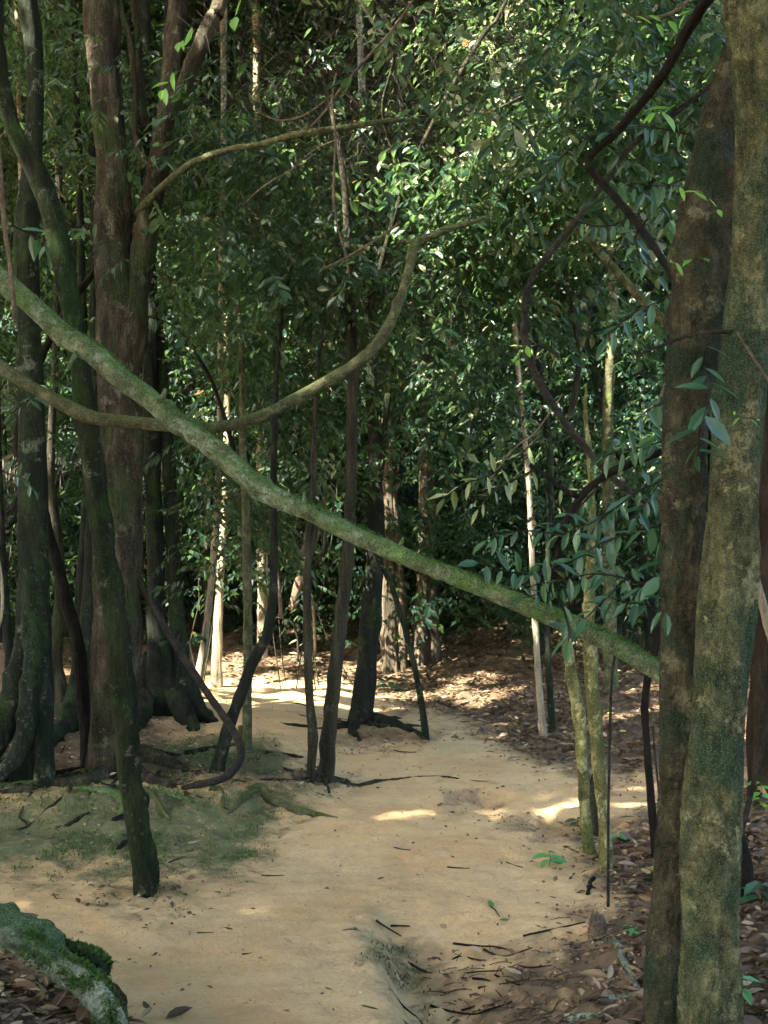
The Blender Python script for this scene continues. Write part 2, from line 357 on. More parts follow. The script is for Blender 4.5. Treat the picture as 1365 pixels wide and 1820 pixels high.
def gpath(pts, lift=.3):
    out = []
    for x, y, w_ in pts:
        p = gh(x, y); r = w_ / 2 * p[1] / FPX; out.append([p[0], p[1], height(p[0], p[1]) + r * lift, r])
    return np.array(out)

# ------------------------------------------------------------------ where sunlight comes through the leaf cover
LITS = []
def lit(x, y, d=None, r=.3):
    LITS.append((gh(x, y) if d is None else P(x, y, d), r))
for k_ in range(16): lit(775 + k_ * 19, 1441 + 4 * math.sin(k_ * 1.3), r=.085 + .03 * math.sin(k_ * 2.1) - .03 * (k_ > 9))
for k_ in range(9): lit(1010 + k_ * 20, 1424 - k_ * 4, r=.11)
for x in range(330, 900, 45): lit(x, 1232 + (x % 4) * 3, r=.34)
for x, y, r in ((360, 1212, .3), (480, 1208, .25), (420, 1250, .28), (560, 1222, .3), (600, 1255, .2), (450, 1262, .22), (540, 1247, .25), (700, 1260, .2), (680, 1225, .3), (640, 1185, .3),
                (800, 1440, .10), (860, 1437, .11), (920, 1452, .10), (980, 1440, .12), (1020, 1432, .10), (1090, 1425, .13), (1140, 1400, .14), (950, 1408, .06), (1110, 1270, .12), (1150, 1268, .12), (1060, 1272, .1),
                (840, 1262, .2), (780, 1235, .3), (1340, 1480, .12), (1350, 1395, .12), (1345, 1300, .2), (240, 1722, .05), (290, 1712, .045), (195, 1732, .04), (320, 1705, .05), (150, 1740, .05), (700, 1452, .06), (760, 1446, .07), (30, 1618, .05), (80, 1622, .04),
                (120, 1245, .3), (110, 1200, .3), (520, 1175, .3), (420, 1180, .3), (900, 1232, .15), (250, 1810, .03)): lit(x, y, r=r * (1.15 if r < .15 and y < 1500 else .8 if y > 1500 else 1))
for x, y, d, r in ((395, 1000, 14, .6), (390, 1120, 14, .6), (400, 880, 14, .5), (360, 1180, 13.4, .5), (38, 1070, 13, .3), (285, 690, 11.5, .25), (762, 620, 16.5, .5), (755, 720, 16.5, .3), (690, 1100, 16, .4), (466, 1000, 17.5, .5),
                   (960, 700, 10.3, .22), (940, 900, 10.3, .2), (945, 980, 10.3, .15), (1015, 1190, 6.2, .07), (1022, 1260, 6.2, .07), (1050, 1120, 6, .07), (1052, 1200, 6, .06),
                   (172, 100, 8, .22), (180, 260, 8, .18), (275, 310, 8.6, .12), (640, 610, 5.3, .1), (720, 500, 5.3, .12), (560, 232, 7.5, .12), (1345, 1060, 6.4, .1),
                   (800, 90, 9, 1.1), (700, 160, 9, .8), (900, 190, 9, .9), (620, 100, 9, .5), (780, 330, 8.5, .7), (950, 60, 9, .8), (1080, 120, 8, .6), (700, 330, 9, .5), (880, 400, 9, .4), (540, 200, 10, .35),
                   (520, 640, 15, .6), (600, 560, 16, .7), (150, 930, 14, .6), (1130, 640, 12, .5), (430, 480, 17, .8), (870, 870, 8, .2), (680, 480, 18, .8), (230, 330, 18, .6), (1150, 780, 13, .4), (1000, 560, 10, .25), (1180, 150, 9, .5)):
    lit(x, y, d, r)
for x, y, d in ((480, 250, 6.7), (540, 236, 6.5), (600, 228, 6.5), (650, 221, 6.5), (450, 700, 5.2), (560, 690, 5.2), (600, 664, 5.2), (270, 320, 8.2), (278, 270, 8.2), (320, 150, 8.2), (360, 70, 8.2), (175, 30, 8.1), (176, 330, 8.1)): lit(x, y, d, .1)
_r2 = np.random.default_rng(21)
for i in range(150):                                              # flecks of sun over the near side of the high leaves
    a_, q_ = _r2.uniform(0, 6.28), math.sqrt(_r2.random())
    lit(860 + 330 * q_ * math.cos(a_), 110 + 300 * q_ * math.sin(a_) * (1 if math.sin(a_) > 0 else .6), _r2.uniform(7.3, 8.8), _r2.uniform(.14, .42))
for x in (600, 700, 800, 900, 1000, 1090):
    for y in (-60, 60, 170, 280): lit(x + (y % 50) - 20, y + (x % 37), 7.3 + ((x + y) % 7) * .12, .62 if y < 200 else .42)
for i in range(80): lit(_r2.uniform(230, 1200), _r2.uniform(300, 900), _r2.uniform(8.5, 15), _r2.uniform(.12, .4))
for i in range(16): lit(_r2.uniform(0, 180), _r2.uniform(100, 1000), _r2.uniform(12, 16), _r2.uniform(.2, .5))
LC = np.array([c for c, r in LITS]); LR = np.array([r for c, r in LITS])
def keep(p, frac=1.0, pad=.04):
    """False for leaves that would stand between the sun and a place the photograph shows in sunlight"""
    k = np.ones(len(p), bool)
    for c, r in zip(LC, LR):
        v = p - c; t = v @ SUN; dist = np.linalg.norm(v - t[:, None] * SUN, axis=1)
        hit = (t > r + .06) & (dist < r + pad)
        if frac < 1: hit &= rng.random(len(p)) < frac
        k &= ~hit
    return k

# ------------------------------------------------------------------ leaves
def unit(a): return a / (np.linalg.norm(a, axis=-1, keepdims=True) + 1e-9)
def leaf_arrays(b, d, nrm, L, W, tint, fine=False, curl=.15):
    n = len(b); d = unit(d); s = unit(np.cross(d, nrm)); nn = np.cross(s, d)
    L = L[:, None]; W = W[:, None]; cu = (curl * L)
    if fine:
        tp = [(0, 0, 0), (.22, .36, .06), (.5, .5, .02), (.78, .30, -.12), (1, 0, -.35), (.78, -.30, -.12), (.5, -.5, .02), (.22, -.36, .06), (.25, 0, -.06), (.5, 0, -.10), (.78, 0, -.2)]
        fq = [(8, 9, 2, 1), (9, 10, 3, 2), (9, 8, 7, 6), (10, 9, 6, 5)]; ft = [(0, 8, 1), (0, 7, 8), (10, 4, 3), (10, 5, 4)]
    else:
        tp = [(0, 0, 0), (.42, .5, .04), (1, 0, -.3), (.42, -.5, .04), (.45, 0, -.09)]
        fq = []; ft = [(0, 4, 1), (4, 2, 1), (0, 3, 4), (4, 3, 2)]
    V = np.stack([b + d * (a * L) + s * (c * W) + nn * (e * (cu * 2.2 + .25 * W)) for a, c, e in tp], 1)
    k = len(tp); off = (np.arange(n) * k)[:, None, None]; Fs = []; tt = []
    for f in (fq, ft):
        if f:
            Fs.append((np.array(f)[None] + off).reshape(-1, len(f[0]))); tt.append(np.repeat(tint, len(f)))
    return V.reshape(-1, 3), Fs, np.concatenate(tt)
def make_sprays(c, leaf, m=9, droop=.55, jit=.5, tintc=.4, tints=.25, sun=True):
    """c (N,3) spray roots -> leaf arrays; each spray is a twig with leaves set alternately"""
    n = len(c); a = rng.uniform(0, 2 * math.pi, n); d = unit(np.stack([np.cos(a), np.sin(a), rng.normal(-.15, .35, n)], -1))
    side = unit(np.cross(d, [0, 0, 1])); sc = np.exp(rng.normal(-.03, .22, n)) * leaf
    t = (np.arange(m) + .7) / m; Lt = sc * m * .36
    base = c[:, None] + d[:, None] * (t[None, :, None] * Lt[:, None, None]); base[..., 2] -= (t ** 2)[None] * Lt[:, None] * .25
    sg = np.where(np.arange(m) % 2, 1, -1)[None, :, None]
    ld = d[:, None] * .6 + side[:, None] * sg * rng.uniform(.5, 1.1, (n, m, 1)); ld[..., 2] -= droop
    ld = ld + rng.normal(0, jit * .45, ld.shape)
    up = np.zeros((n, m, 3)); up[..., 2] = 1; up[..., 1] = -.35; up = up + SUN * .45 + rng.normal(0, jit, up.shape)
    LL = sc[:, None] * rng.uniform(.65, 1.15, (n, m)); tint = np.clip((tintc + rng.normal(0, tints * .6, (n, 1)) + rng.normal(0, tints * .6, (n, m))), 0, .94)
    tint = np.where(rng.random((n, m)) < .003, 1.0, tint)
    base = base.reshape(-1, 3); k = keep(base) if sun else np.ones(len(base), bool)
    return [x[k] for x in (base, ld.reshape(-1, 3), up.reshape(-1, 3), LL.ravel(), (LL * rng.uniform(.36, .52, LL.shape)).ravel(), tint.ravel())], (c, d, Lt)
def stems(c, d, Lt, r=.002):
    e = c + d * Lt[:, None]; e[:, 2] -= Lt * .25; mdl = c + d * (Lt * .5)[:, None]; mdl[:, 2] -= Lt * .06
    s = unit(np.cross(d, [0, 0, 1])) * r; uu = np.cross(unit(d), unit(s)) * r
    V = np.stack([c + s, c - s, c + uu, mdl + s, mdl - s, mdl + uu, e, e, e], 1)
    V[:, 6:] += np.stack([s, -s, uu], 1) * .3
    q = np.array([(0, 1, 4, 3), (1, 2, 5, 4), (2, 0, 3, 5), (3, 4, 7, 6), (4, 5, 8, 7), (5, 3, 6, 8)])
    return V.reshape(-1, 3), (q[None] + (np.arange(len(c)) * 9)[:, None, None]).reshape(-1, 4)
def foliage(name, arrs, m, parent=None, fine=False, st=None, stm=None):
    fl = fine if isinstance(fine, list) else [fine] * len(arrs); Vs, Q, T_, tq, tt_, off = [], [], [], [], [], 0
    for a, f_ in zip(arrs, fl):
        V, Fs, tt = leaf_arrays(*a, fine=f_); k = 0
        for f in Fs:
            (Q if f.shape[1] == 4 else T_).append(f + off); (tq if f.shape[1] == 4 else tt_).append(tt[k:k + len(f)]); k += len(f)
        Vs.append(V); off += len(V)
    V = np.concatenate(Vs); Fs = ([np.concatenate(Q)] if Q else []) + [np.concatenate(T_)]; tt = np.concatenate(tq + tt_); mi = np.zeros(len(tt), int); mats = [m]
    if st is not None and len(st):
        for (sv, sf) in st:
            Fs = Fs + [sf + len(V)]; V = np.concatenate([V, sv]); tt = np.concatenate([tt, np.zeros(len(sf))]); mi = np.concatenate([mi, np.ones(len(sf), int)])
        mats = [m, stm]
    return link(name, npmesh(V, Fs, False, {'tint': ('FACE', tt)}, mi), None, parent, mats)
def clumped(n, f, nc=None, spread=.28):
    """f(k) -> k random centres; sprays gather round them"""
    nc = nc or max(3, n // 14); cc = f(nc); i = rng.integers(0, nc, n)
    return cc[i] + rng.normal(0, 1, (n, 3)) * np.array([spread, spread, spread * .6]) * rng.uniform(.5, 1.7, (nc, 1))[i]
def ell(cx, cy, rx, ry, d0, d1):
    def f(k):
        a = rng.uniform(0, 2 * math.pi, k); r = np.sqrt(rng.random(k)); dd = rng.uniform(d0, d1, k)
        return Pn(cx + rx * r * np.cos(a), cy + ry * r * np.sin(a), dd)
    return f

# ------------------------------------------------------------------ trees
TREES = {}
def tree(key, name, label, stemsets, m, d=None, crowns=(), flare=0, flh=.3, flk=5, sides=14, wob=.06, up=9.5, roots=(), butts=(), grain=0, auto=0, knots=3, flute=0, cat='tree', group=None, leafm='mid', extra=(), step=.08):
    """stemsets: list of pixel polylines base first; the first one is the trunk"""
    b = stemsets[0][0]; g = gh(b[0], b[1]) if d is None else P(b[0], b[1], d); dd = g[1]
    root = empty(name, (g[0], g[1], float(height(g[0], g[1]))), label, cat, group)
    sd = abs(hash(key)) % 97 if False else sum(map(ord, key)) % 97
    tops = []; stem_r = stemsets[0][0][2] / 2 * dd / FPX
    for i, ss in enumerate(stemsets):
        pth = pxpath([(q[0], q[1], q[2], dd + (q[3] if len(q) > 3 else 0)) for q in ss], dd)
        if i == 0:
            pth[0, 2] = height(pth[0, 0], pth[0, 1]) - .02
            pth = np.concatenate([[[*pth[0, :3] - [0, 0, .15], pth[0, 3]]], pth])
        if ss[-1][1] < 20 and up:                                   # runs on above the picture
            p, q = pth[-1], pth[-2]; v = unit(p[:3] - q[:3]); v = unit(v + np.array([0, 0, .6]))
            while p[2] < up - .3:
                s_ = min(1.5, up - p[2]); p = np.array([*(p[:3] + v * s_ + rng.normal(0, .05, 3)), p[3] * .88]); pth = np.concatenate([pth, [p]])
            tops.append(p)
        kw = dict(grain=grain, sides=sides, step=step, wob=wob, seed=sd + i, knots=knots)
        if i == 0: obj_tube('trunk', [pth], m, root, flare=flare, flh=flh, flk=flk, flute=flute, **kw)
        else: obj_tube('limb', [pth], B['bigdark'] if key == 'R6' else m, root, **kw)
    for k in range(auto):                                            # thin surface roots spreading from the foot
        r_ = np.random.default_rng(sd * 31 + k); a = 6.28 * (k + r_.uniform(0, .8)) / auto; r0 = stem_r * .7; L_ = r_.uniform(.5, 1.5); q = []
        x, y = g[0] + math.cos(a) * r0, g[1] + math.sin(a) * r0; rw = r_.uniform(.010, .024)
        for j in range(9):
            t_ = j / 8; q.append([x, y, float(height(x, y)) + rw * (.7 - 1.3 * t_) + .012 * r_.uniform(-1, 1), rw * (1.15 - t_)]); a += r_.normal(0, .33); x += math.cos(a) * L_ / 8; y += math.sin(a) * L_ / 8
        obj_tube('root', [np.array(q)], m, root, sides=8, step=.03, wob=.14, seed=sd + k, knots=5)
    for bt in butts: obj_tube('buttress', [pxpath([(q[0], q[1], q[2], dd + (q[3] if len(q) > 3 else 0)) for q in bt], dd)], m, root, sides=20, step=.05, wob=.05, seed=sd, knots=3, flute=.06)
    for rt in roots: obj_tube('root', [gpath(rt)], m, root, sides=8, step=.04, wob=.12, seed=sd, knots=4)
    lst, stl, fin = [], [], []
    for (cx, cy, rx, ry, d0, d1, n, leaf) in crowns:
        n = int(n * 1.35); leaf = leaf * .83
        c = clumped(n, ell(cx, cy, rx, ry, d0, d1)); a, s3 = make_sprays(c, leaf, tintc=.66 if leaf > .107 else .38, tints=.3); lst.append(a); fin.append(d0 < 8.7)  # big-leaved top crowns get paler tints, sunlit highlights put into colour
        if d0 < 11: stl.append(stems(*s3))
    TREES[key] = (root, lst, stl, tops, LF[leafm], m, fin)
    return root

# big left trees
tree('L1', 'leaning_slim_tree', 'slim leaning mossy tree standing alone on the sand at left, ringed by moss', [[(260, 1588, 44), (257, 1540, 44), (246, 1470, 42), (234, 1400, 40), (224, 1300, 42), (216, 1200, 44), (206, 1100, 42), (182, 950, 38), (162, 800, 38), (142, 650, 38), (122, 520, 38), (100, 410, 38), (72, 320, 35), (35, 255, 30), (12, 190, 26), (0, 100, 24), (-6, 0, 22)]],
     bark('bark_slim', (.005, .008, .004), (.013, .017, .008), (.040, .044, .022), .5, (.014, .030, .007), .25), flare=.45, flh=.06, grain=.05, sides=64, step=.014, knots=6, up=7)
tree('L2', 'forked_tree', 'thick warm brown trunk forking into three tall limbs, behind the slim leaning tree', [[(190, 1378, 66), (198, 1250, 74), (205, 1100, 84), (212, 900, 78), (212, 700, 74), (208, 560, 72), (202, 420, 62), (198, 300, 58), (190, 150, 56), (180, 0, 58)],
     [(222, 690, 40, .02), (240, 560, 48), (252, 450, 44), (268, 370, 40), (290, 250, 38), (302, 160, 36), (310, 60, 36), (318, 0, 34)],
     [(296, 215, 28), (325, 150, 30), (352, 90, 29), (380, 30, 28), (395, -10, 28)],
     [(272, 305, 12, .05), (252, 280, 12), (240, 240, 12), (240, 150, 12), (228, 60, 10), (212, -5, 10)],
     [(262, 230, 16, .1), (250, 160, 14, .2), (246, 60, 12, .3), (236, -5, 12, .3)]],
     B['warm'], flare=.42, flh=.28, flk=4, grain=.03, auto=10, sides=90, step=.03, crowns=[(450, 150, 130, 200, 7.5, 8.4, 520, .095), (420, 200, 150, 200, 9, 11, 400, .10)], up=11, flute=.07,
     roots=[[(200, 1375, 40), (150, 1392, 26), (80, 1398, 16), (0, 1412, 10)], [(215, 1370, 40), (270, 1392, 26), (310, 1395, 16), (370, 1400, 10)], [(230, 1350, 40), (290, 1358, 26), (330, 1372, 16)]])
tree('L3', 'buttressed_tree', 'grey-green tree with wide curving buttress roots at the left edge', [[(48, 1385, 60), (55, 1300, 56), (60, 1200, 54), (62, 1050, 52), (60, 900, 50), (57, 700, 44), (50, 500, 40), (52, 360, 44), (60, 280, 32), (64, 180, 30), (58, 60, 32), (50, 0, 34)]],
     B['grey'], auto=7, butts=[[(52, 1020, 34), (44, 1130, 40), (28, 1230, 44, -.1), (-4, 1310, 44, -.2), (-50, 1368, 38, -.3), (-110, 1400, 24, -.3)], [(56, 1080, 34), (56, 1200, 34, -.2), (44, 1300, 32, -.35), (18, 1360, 30, -.4), (-30, 1396, 20, -.5)], [(68, 1120, 36), (76, 1230, 34, -.15), (80, 1330, 32, -.2), (76, 1395, 40, -.25)]], flare=.9, flh=.26, flk=5, sides=40, up=11, flute=.12, crowns=[(110, 120, 120, 160, 8.5, 11, 440, 0.102)], roots=[[(20, 1375, 50), (-40, 1400, 30), (-110, 1420, 20)]])
tree('L4', 'dark_tree', 'dark two-stemmed tree with a flaring foot just right of the buttressed tree', [[(146, 1292, 44), (148, 1200, 40), (158, 1080, 28), (163, 950, 26), (166, 800, 22), (168, 650, 20), (170, 400, 20), (160, 0, 20)],
     [(148, 1200, 24), (140, 1080, 17), (150, 950, 16), (155, 820, 14), (150, 650, 14), (140, 300, 12), (130, 0, 12)]], B['dark'], auto=7, butts=[[(148, 1120, 26), (140, 1210, 32), (118, 1275, 32, -.2), (88, 1318, 22, -.3), (60, 1340, 12, -.4)], [(156, 1140, 26), (166, 1230, 26), (172, 1300, 20, -.1)]], flare=1.1, flh=.28, sides=24, flute=.08,
     crowns=[(120, 330, 150, 230, 10, 12.5, 840, 0.108)], roots=[[(130, 1290, 40), (100, 1310, 30), (80, 1335, 18)]])
tree('L5', 'leaning_dark_stem', 'thin black stem slanting across in front of the buttressed tree down to the dark tree', [[(160, 1262, 26), (140, 1160, 24), (116, 1060, 22), (95, 980, 20), (72, 900, 20), (50, 840, 18), (32, 795, 15), (36, 740, 14), (66, 660, 14), (80, 620, 14), (125, 540, 13), (170, 480, 11)]], B['black'], d=8.0, up=0, sides=10)
tree('L6', 'sinuous_tree', 'crooked pale brown tree with ridged bark beyond the left buttress', [[(112, 1268, 28), (108, 1220, 24), (96, 1170, 26), (104, 1100, 22), (108, 1030, 20), (98, 930, 20), (90, 860, 16), (92, 760, 14), (100, 600, 13), (105, 300, 12), (100, 0, 12)]], B['rough'], flare=.5, flh=.2, crowns=[(140, 880, 60, 110, 12, 14, 320, 0.108)])
tree('L7', 'edge_stem', 'straight dark stem at the left edge in front of the low earth wall', [[(26, 1300, 20), (18, 1180, 18), (8, 1060, 16), (0, 900, 14), (-6, 700, 12), (-10, 400, 12), (-15, 0, 12)]], B['dark'], flare=.4, crowns=[(20, 700, 60, 120, 10, 12, 240, 0.108)])
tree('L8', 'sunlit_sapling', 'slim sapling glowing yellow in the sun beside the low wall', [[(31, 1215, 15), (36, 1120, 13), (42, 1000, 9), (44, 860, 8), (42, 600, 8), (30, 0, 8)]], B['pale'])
# middle group
tree('M1', 'mound_tree', 'dark trunk on a raised root mound left of the sunlit path', [[(285, 1262, 54), (280, 1190, 38), (277, 1100, 32), (275, 950, 30), (270, 800, 28), (268, 650, 28), (262, 400, 26), (255, 0, 24)]], B['dark'], butts=[[(288, 1140, 26), (300, 1210, 36), (322, 1262, 36, -.2), (338, 1300, 26, -.4)], [(270, 1160, 24), (256, 1230, 34), (244, 1290, 30, -.3)]], flare=.8, flh=.3, sides=24, flute=.1,
     crowns=[(350, 560, 130, 120, 11, 13.5, 720, 0.108)], roots=[[(300, 1260, 50), (330, 1282, 36), (344, 1300, 20)], [(260, 1262, 50), (245, 1285, 36), (235, 1305, 20)]])
tree('M1b', 'flared_tree', 'dark tree whose flaring root runs right towards the path, beside the mound tree', [[(332, 1265, 34), (322, 1180, 30), (312, 1050, 26), (304, 900, 24), (298, 780, 22), (290, 690, 22), (285, 640, 20), (270, 560, 16), (262, 450, 14), (300, 0, 14)]], B['grey'], butts=[[(322, 1160, 24), (334, 1220, 30), (356, 1262, 26, -.1), (384, 1284, 14, -.2)]], flare=1.2, flh=.22, sides=24, flute=.1,
     crowns=[(360, 380, 140, 160, 11.5, 14, 840, 0.108)], roots=[[(340, 1262, 36), (362, 1278, 24), (382, 1284, 12)]])
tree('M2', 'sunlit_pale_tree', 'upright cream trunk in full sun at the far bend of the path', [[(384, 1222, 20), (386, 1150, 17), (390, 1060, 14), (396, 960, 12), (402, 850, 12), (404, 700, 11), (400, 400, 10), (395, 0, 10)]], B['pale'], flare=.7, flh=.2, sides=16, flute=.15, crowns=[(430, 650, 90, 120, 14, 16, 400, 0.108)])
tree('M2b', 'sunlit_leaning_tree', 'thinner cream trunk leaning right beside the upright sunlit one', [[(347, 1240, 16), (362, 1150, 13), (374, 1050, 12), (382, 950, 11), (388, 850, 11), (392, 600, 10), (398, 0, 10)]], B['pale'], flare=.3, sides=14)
tree('M3', 'stubbed_stem', 'narrow straight stem with a short snapped stub near its foot', [[(438, 1338, 20), (440, 1240, 16), (440, 1100, 16), (438, 960, 15), (432, 800, 13), (430, 640, 10), (424, 540, 6), (415, 480, 3)], [(436, 1325, 10), (430, 1310, 9), (427, 1290, 8)]], B['green'], flare=.3, flh=.1,
     crowns=[(470, 830, 110, 90, 9.8, 11.5, 340, 0.102), (440, 980, 50, 60, 10, 11, 80, 0.096)], roots=[[(445, 1336, 12), (480, 1340, 10), (510, 1346, 6)]])
tree('M4', 'slanting_tree', 'dark slanting trunk that bends upright above the hanging loop vine', [[(385, 1376, 24), (398, 1320, 23), (418, 1260, 21), (448, 1180, 20), (474, 1130, 19), (484, 1070, 16), (487, 980, 14), (486, 860, 13), (490, 700, 10), (500, 560, 7), (520, 470, 4)]], B['dark'], flare=.3, flh=.1,
     crowns=[(420, 470, 150, 110, 7.6, 8.6, 150, .09), (500, 600, 110, 130, 9, 11, 520, 0.102)])
tree('M5', 'slender_pole_tree', 'slender pale-barked tree, left of the pair standing by the path', [[(551, 1388, 16), (556, 1310, 17), (550, 1240, 15), (547, 1150, 15), (546, 1050, 14), (550, 940, 13), (556, 880, 11), (560, 740, 8), (572, 600, 5), (590, 520, 3)], [(549, 1000, 9), (560, 950, 9), (566, 900, 8)]], B['rough'], flare=.2, flh=.08, crowns=[(600, 480, 90, 130, 8.5, 10, 400, 0.102)])
tree('M6', 'rough_barked_tree', 'rough-barked tree, right and thicker of the pair standing by the path', [[(579, 1388, 30), (585, 1300, 27), (595, 1200, 25), (606, 1100, 24), (618, 980, 22), (624, 850, 20), (626, 650, 19), (620, 480, 15), (612, 330, 12), (590, 200, 8), (560, 90, 4)], [(626, 700, 12), (665, 520, 11, -.1), (720, 330, 10, -.3), (790, 180, 9, -.4), (860, 60, 8, -.4), (900, 0, 7, -.4)], [(720, 330, 6, -.3), (680, 200, 6, -.5), (700, 90, 6, -.8), (640, 0, 6, -.9)], [(790, 180, 6, -.4), (860, 200, 5, -.7), (930, 170, 4, -.9)]], B['rough'], auto=5, flare=.35, flh=.1, sides=20, flute=.05,
     crowns=[(660, 420, 190, 130, 7.2, 8.6, 240, .095), (830, 90, 290, 190, 7.0, 9.4, 1300, .135), (620, 120, 130, 170, 7.6, 8.3, 330, .11)], roots=[[(585, 1388, 16), (605, 1390, 12), (622, 1392, 6)]])
tree('M8', 'central_dark_tree', 'dark trunk in the middle of the path on a small root mound', [[(642, 1285, 44), (648, 1220, 36), (655, 1130, 35), (664, 1020, 33), (668, 900, 28), (664, 760, 22), (658, 640, 20), (655, 500, 20), (650, 300, 18), (640, 0, 16)], [(668, 900, 14), (680, 800, 12), (690, 700, 11)]], B['dark'], auto=6, flare=.35, flh=.2, sides=22, flute=.06,
     crowns=[(640, 330, 200, 150, 9.5, 12, 840, 0.108)], roots=[[(655, 1283, 30), (690, 1285, 16), (730, 1300, 13), (760, 1315, 8)], [(635, 1288, 26), (626, 1300, 16), (640, 1318, 8)]])
tree('M11', 'curved_thin_tree', 'thin curving tree at the end of the root right of the central trunk', [[(757, 1313, 14), (752, 1270, 12), (742, 1210, 11), (728, 1150, 10), (712, 1090, 10), (695, 1040, 9), (672, 990, 9), (655, 940, 8)]], B['grey'], flare=.3, flh=.05, up=0)
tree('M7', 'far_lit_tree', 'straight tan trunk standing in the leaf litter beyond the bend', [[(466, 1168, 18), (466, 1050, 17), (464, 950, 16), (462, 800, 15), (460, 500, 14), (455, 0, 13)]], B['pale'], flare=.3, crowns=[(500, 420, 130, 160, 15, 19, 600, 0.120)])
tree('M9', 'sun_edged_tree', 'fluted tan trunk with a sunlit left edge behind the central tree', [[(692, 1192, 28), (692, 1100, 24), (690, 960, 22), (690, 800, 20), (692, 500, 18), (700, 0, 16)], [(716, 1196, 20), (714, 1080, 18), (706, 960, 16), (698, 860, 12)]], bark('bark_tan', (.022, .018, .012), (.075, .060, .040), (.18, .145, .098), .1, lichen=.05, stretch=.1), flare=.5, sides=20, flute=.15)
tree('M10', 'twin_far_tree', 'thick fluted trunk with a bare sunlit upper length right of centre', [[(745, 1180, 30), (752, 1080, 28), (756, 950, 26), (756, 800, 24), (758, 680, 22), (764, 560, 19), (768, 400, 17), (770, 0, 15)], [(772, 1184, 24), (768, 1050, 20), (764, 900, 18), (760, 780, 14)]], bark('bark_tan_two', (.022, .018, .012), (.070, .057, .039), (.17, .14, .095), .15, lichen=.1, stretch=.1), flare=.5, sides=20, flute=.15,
     crowns=[(820, 560, 160, 170, 12, 16, 920, 0.120)])
# right
tree('R1', 'slim_pair_left_stem', 'slim grey stem, left of the close pair on the dark leaf bank', [[(966, 1312, 15), (958, 1220, 12), (952, 1120, 11), (946, 1000, 10), (941, 880, 10), (931, 760, 9), (918, 620, 9), (910, 480, 8), (905, 200, 8), (900, 0, 7)]], B['pale'], flare=.4, flh=.06, crowns=[(900, 450, 130, 130, 7.8, 9.2, 300, .11), (820, 760, 100, 90, 9, 11, 160, .10), (930, 300, 210, 200, 7.6, 10, 900, .135)])
tree('R1b', 'slim_pair_right_stem', 'slim grey stem, right of the close pair on the dark leaf bank', [[(982, 1302, 14), (976, 1200, 11), (972, 1080, 10), (976, 940, 10), (978, 820, 12), (968, 720, 13), (958, 650, 12), (950, 560, 10), (955, 300, 9), (960, 0, 8)]], B['grey'], flare=.4, flh=.06)
tree('R2', 'snapped_tree', 'yellow-lichened stem snapped below the mossy branch, on the right bank', [[(1047, 1518, 22), (1040, 1440, 20), (1034, 1340, 20), (1029, 1270, 22), (1018, 1210, 20), (1010, 1160, 19), (1008, 1135, 15)]], B['lich'], flare=.2, flh=.05, up=0, sides=20, knots=6, step=.03)
tree('R3', 'lichened_tree', 'taller yellow-lichened tree right beside the snapped stem', [[(1079, 1550, 24), (1074, 1460, 22), (1065, 1370, 22), (1056, 1260, 25), (1050, 1180, 23), (1048, 1080, 20), (1050, 980, 17), (1052, 900, 13), (1047, 800, 10), (1040, 730, 7), (1043, 680, 3)]], B['lich'], flare=.2, flh=.05, sides=20, knots=6, step=.04, up=0)
tree('R8', 'pale_mid_tree', 'pale olive trunk between the liana and the big twin trunk', [[(1085, 1230, 24), (1084, 1080, 22), (1082, 900, 20), (1080, 760, 20), (1084, 640, 18), (1092, 560, 16), (1080, 400, 14), (1075, 0, 12)]], B['green'], flare=.3, crowns=[(1120, 700, 100, 170, 12, 14.5, 680, 0.108)])
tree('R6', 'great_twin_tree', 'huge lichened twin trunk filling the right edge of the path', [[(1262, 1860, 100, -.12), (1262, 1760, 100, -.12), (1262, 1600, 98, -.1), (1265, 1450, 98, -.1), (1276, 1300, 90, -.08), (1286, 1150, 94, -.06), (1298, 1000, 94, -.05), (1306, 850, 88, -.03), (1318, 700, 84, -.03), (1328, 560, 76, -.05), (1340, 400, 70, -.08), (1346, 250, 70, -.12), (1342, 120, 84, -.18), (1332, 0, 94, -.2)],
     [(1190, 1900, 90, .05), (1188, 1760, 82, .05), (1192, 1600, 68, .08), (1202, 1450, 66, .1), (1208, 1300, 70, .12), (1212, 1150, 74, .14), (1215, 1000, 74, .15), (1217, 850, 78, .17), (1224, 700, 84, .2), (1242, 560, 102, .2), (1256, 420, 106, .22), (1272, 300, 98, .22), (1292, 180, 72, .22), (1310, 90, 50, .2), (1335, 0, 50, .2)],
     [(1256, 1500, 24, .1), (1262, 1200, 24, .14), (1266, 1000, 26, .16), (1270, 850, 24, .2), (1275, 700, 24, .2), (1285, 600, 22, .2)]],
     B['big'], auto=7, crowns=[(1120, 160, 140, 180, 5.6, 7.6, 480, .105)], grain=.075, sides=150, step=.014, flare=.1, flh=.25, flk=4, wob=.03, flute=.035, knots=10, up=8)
tree('R7', 'right_edge_tree', 'dark brown trunk at the right edge behind the great twin trunk', [[(1362, 1420, 62), (1362, 1250, 60), (1364, 1000, 58), (1366, 700, 54), (1368, 300, 50), (1372, 0, 46)]], bark('bark_red_brown', (.010, .008, .005), (.028, .021, .014), (.06, .045, .03), .1, lichen=.05), flare=.2, sides=24)
tree('R9', 'slim_stem_behind_twin', 'thin black stem against the left side of the great twin trunk', [[(1166, 1530, 14), (1158, 1430, 14), (1150, 1330, 13), (1146, 1260, 13), (1152, 1200, 14), (1172, 1120, 14), (1185, 1000, 12), (1190, 800, 10)]], B['black'], up=0, sides=10)
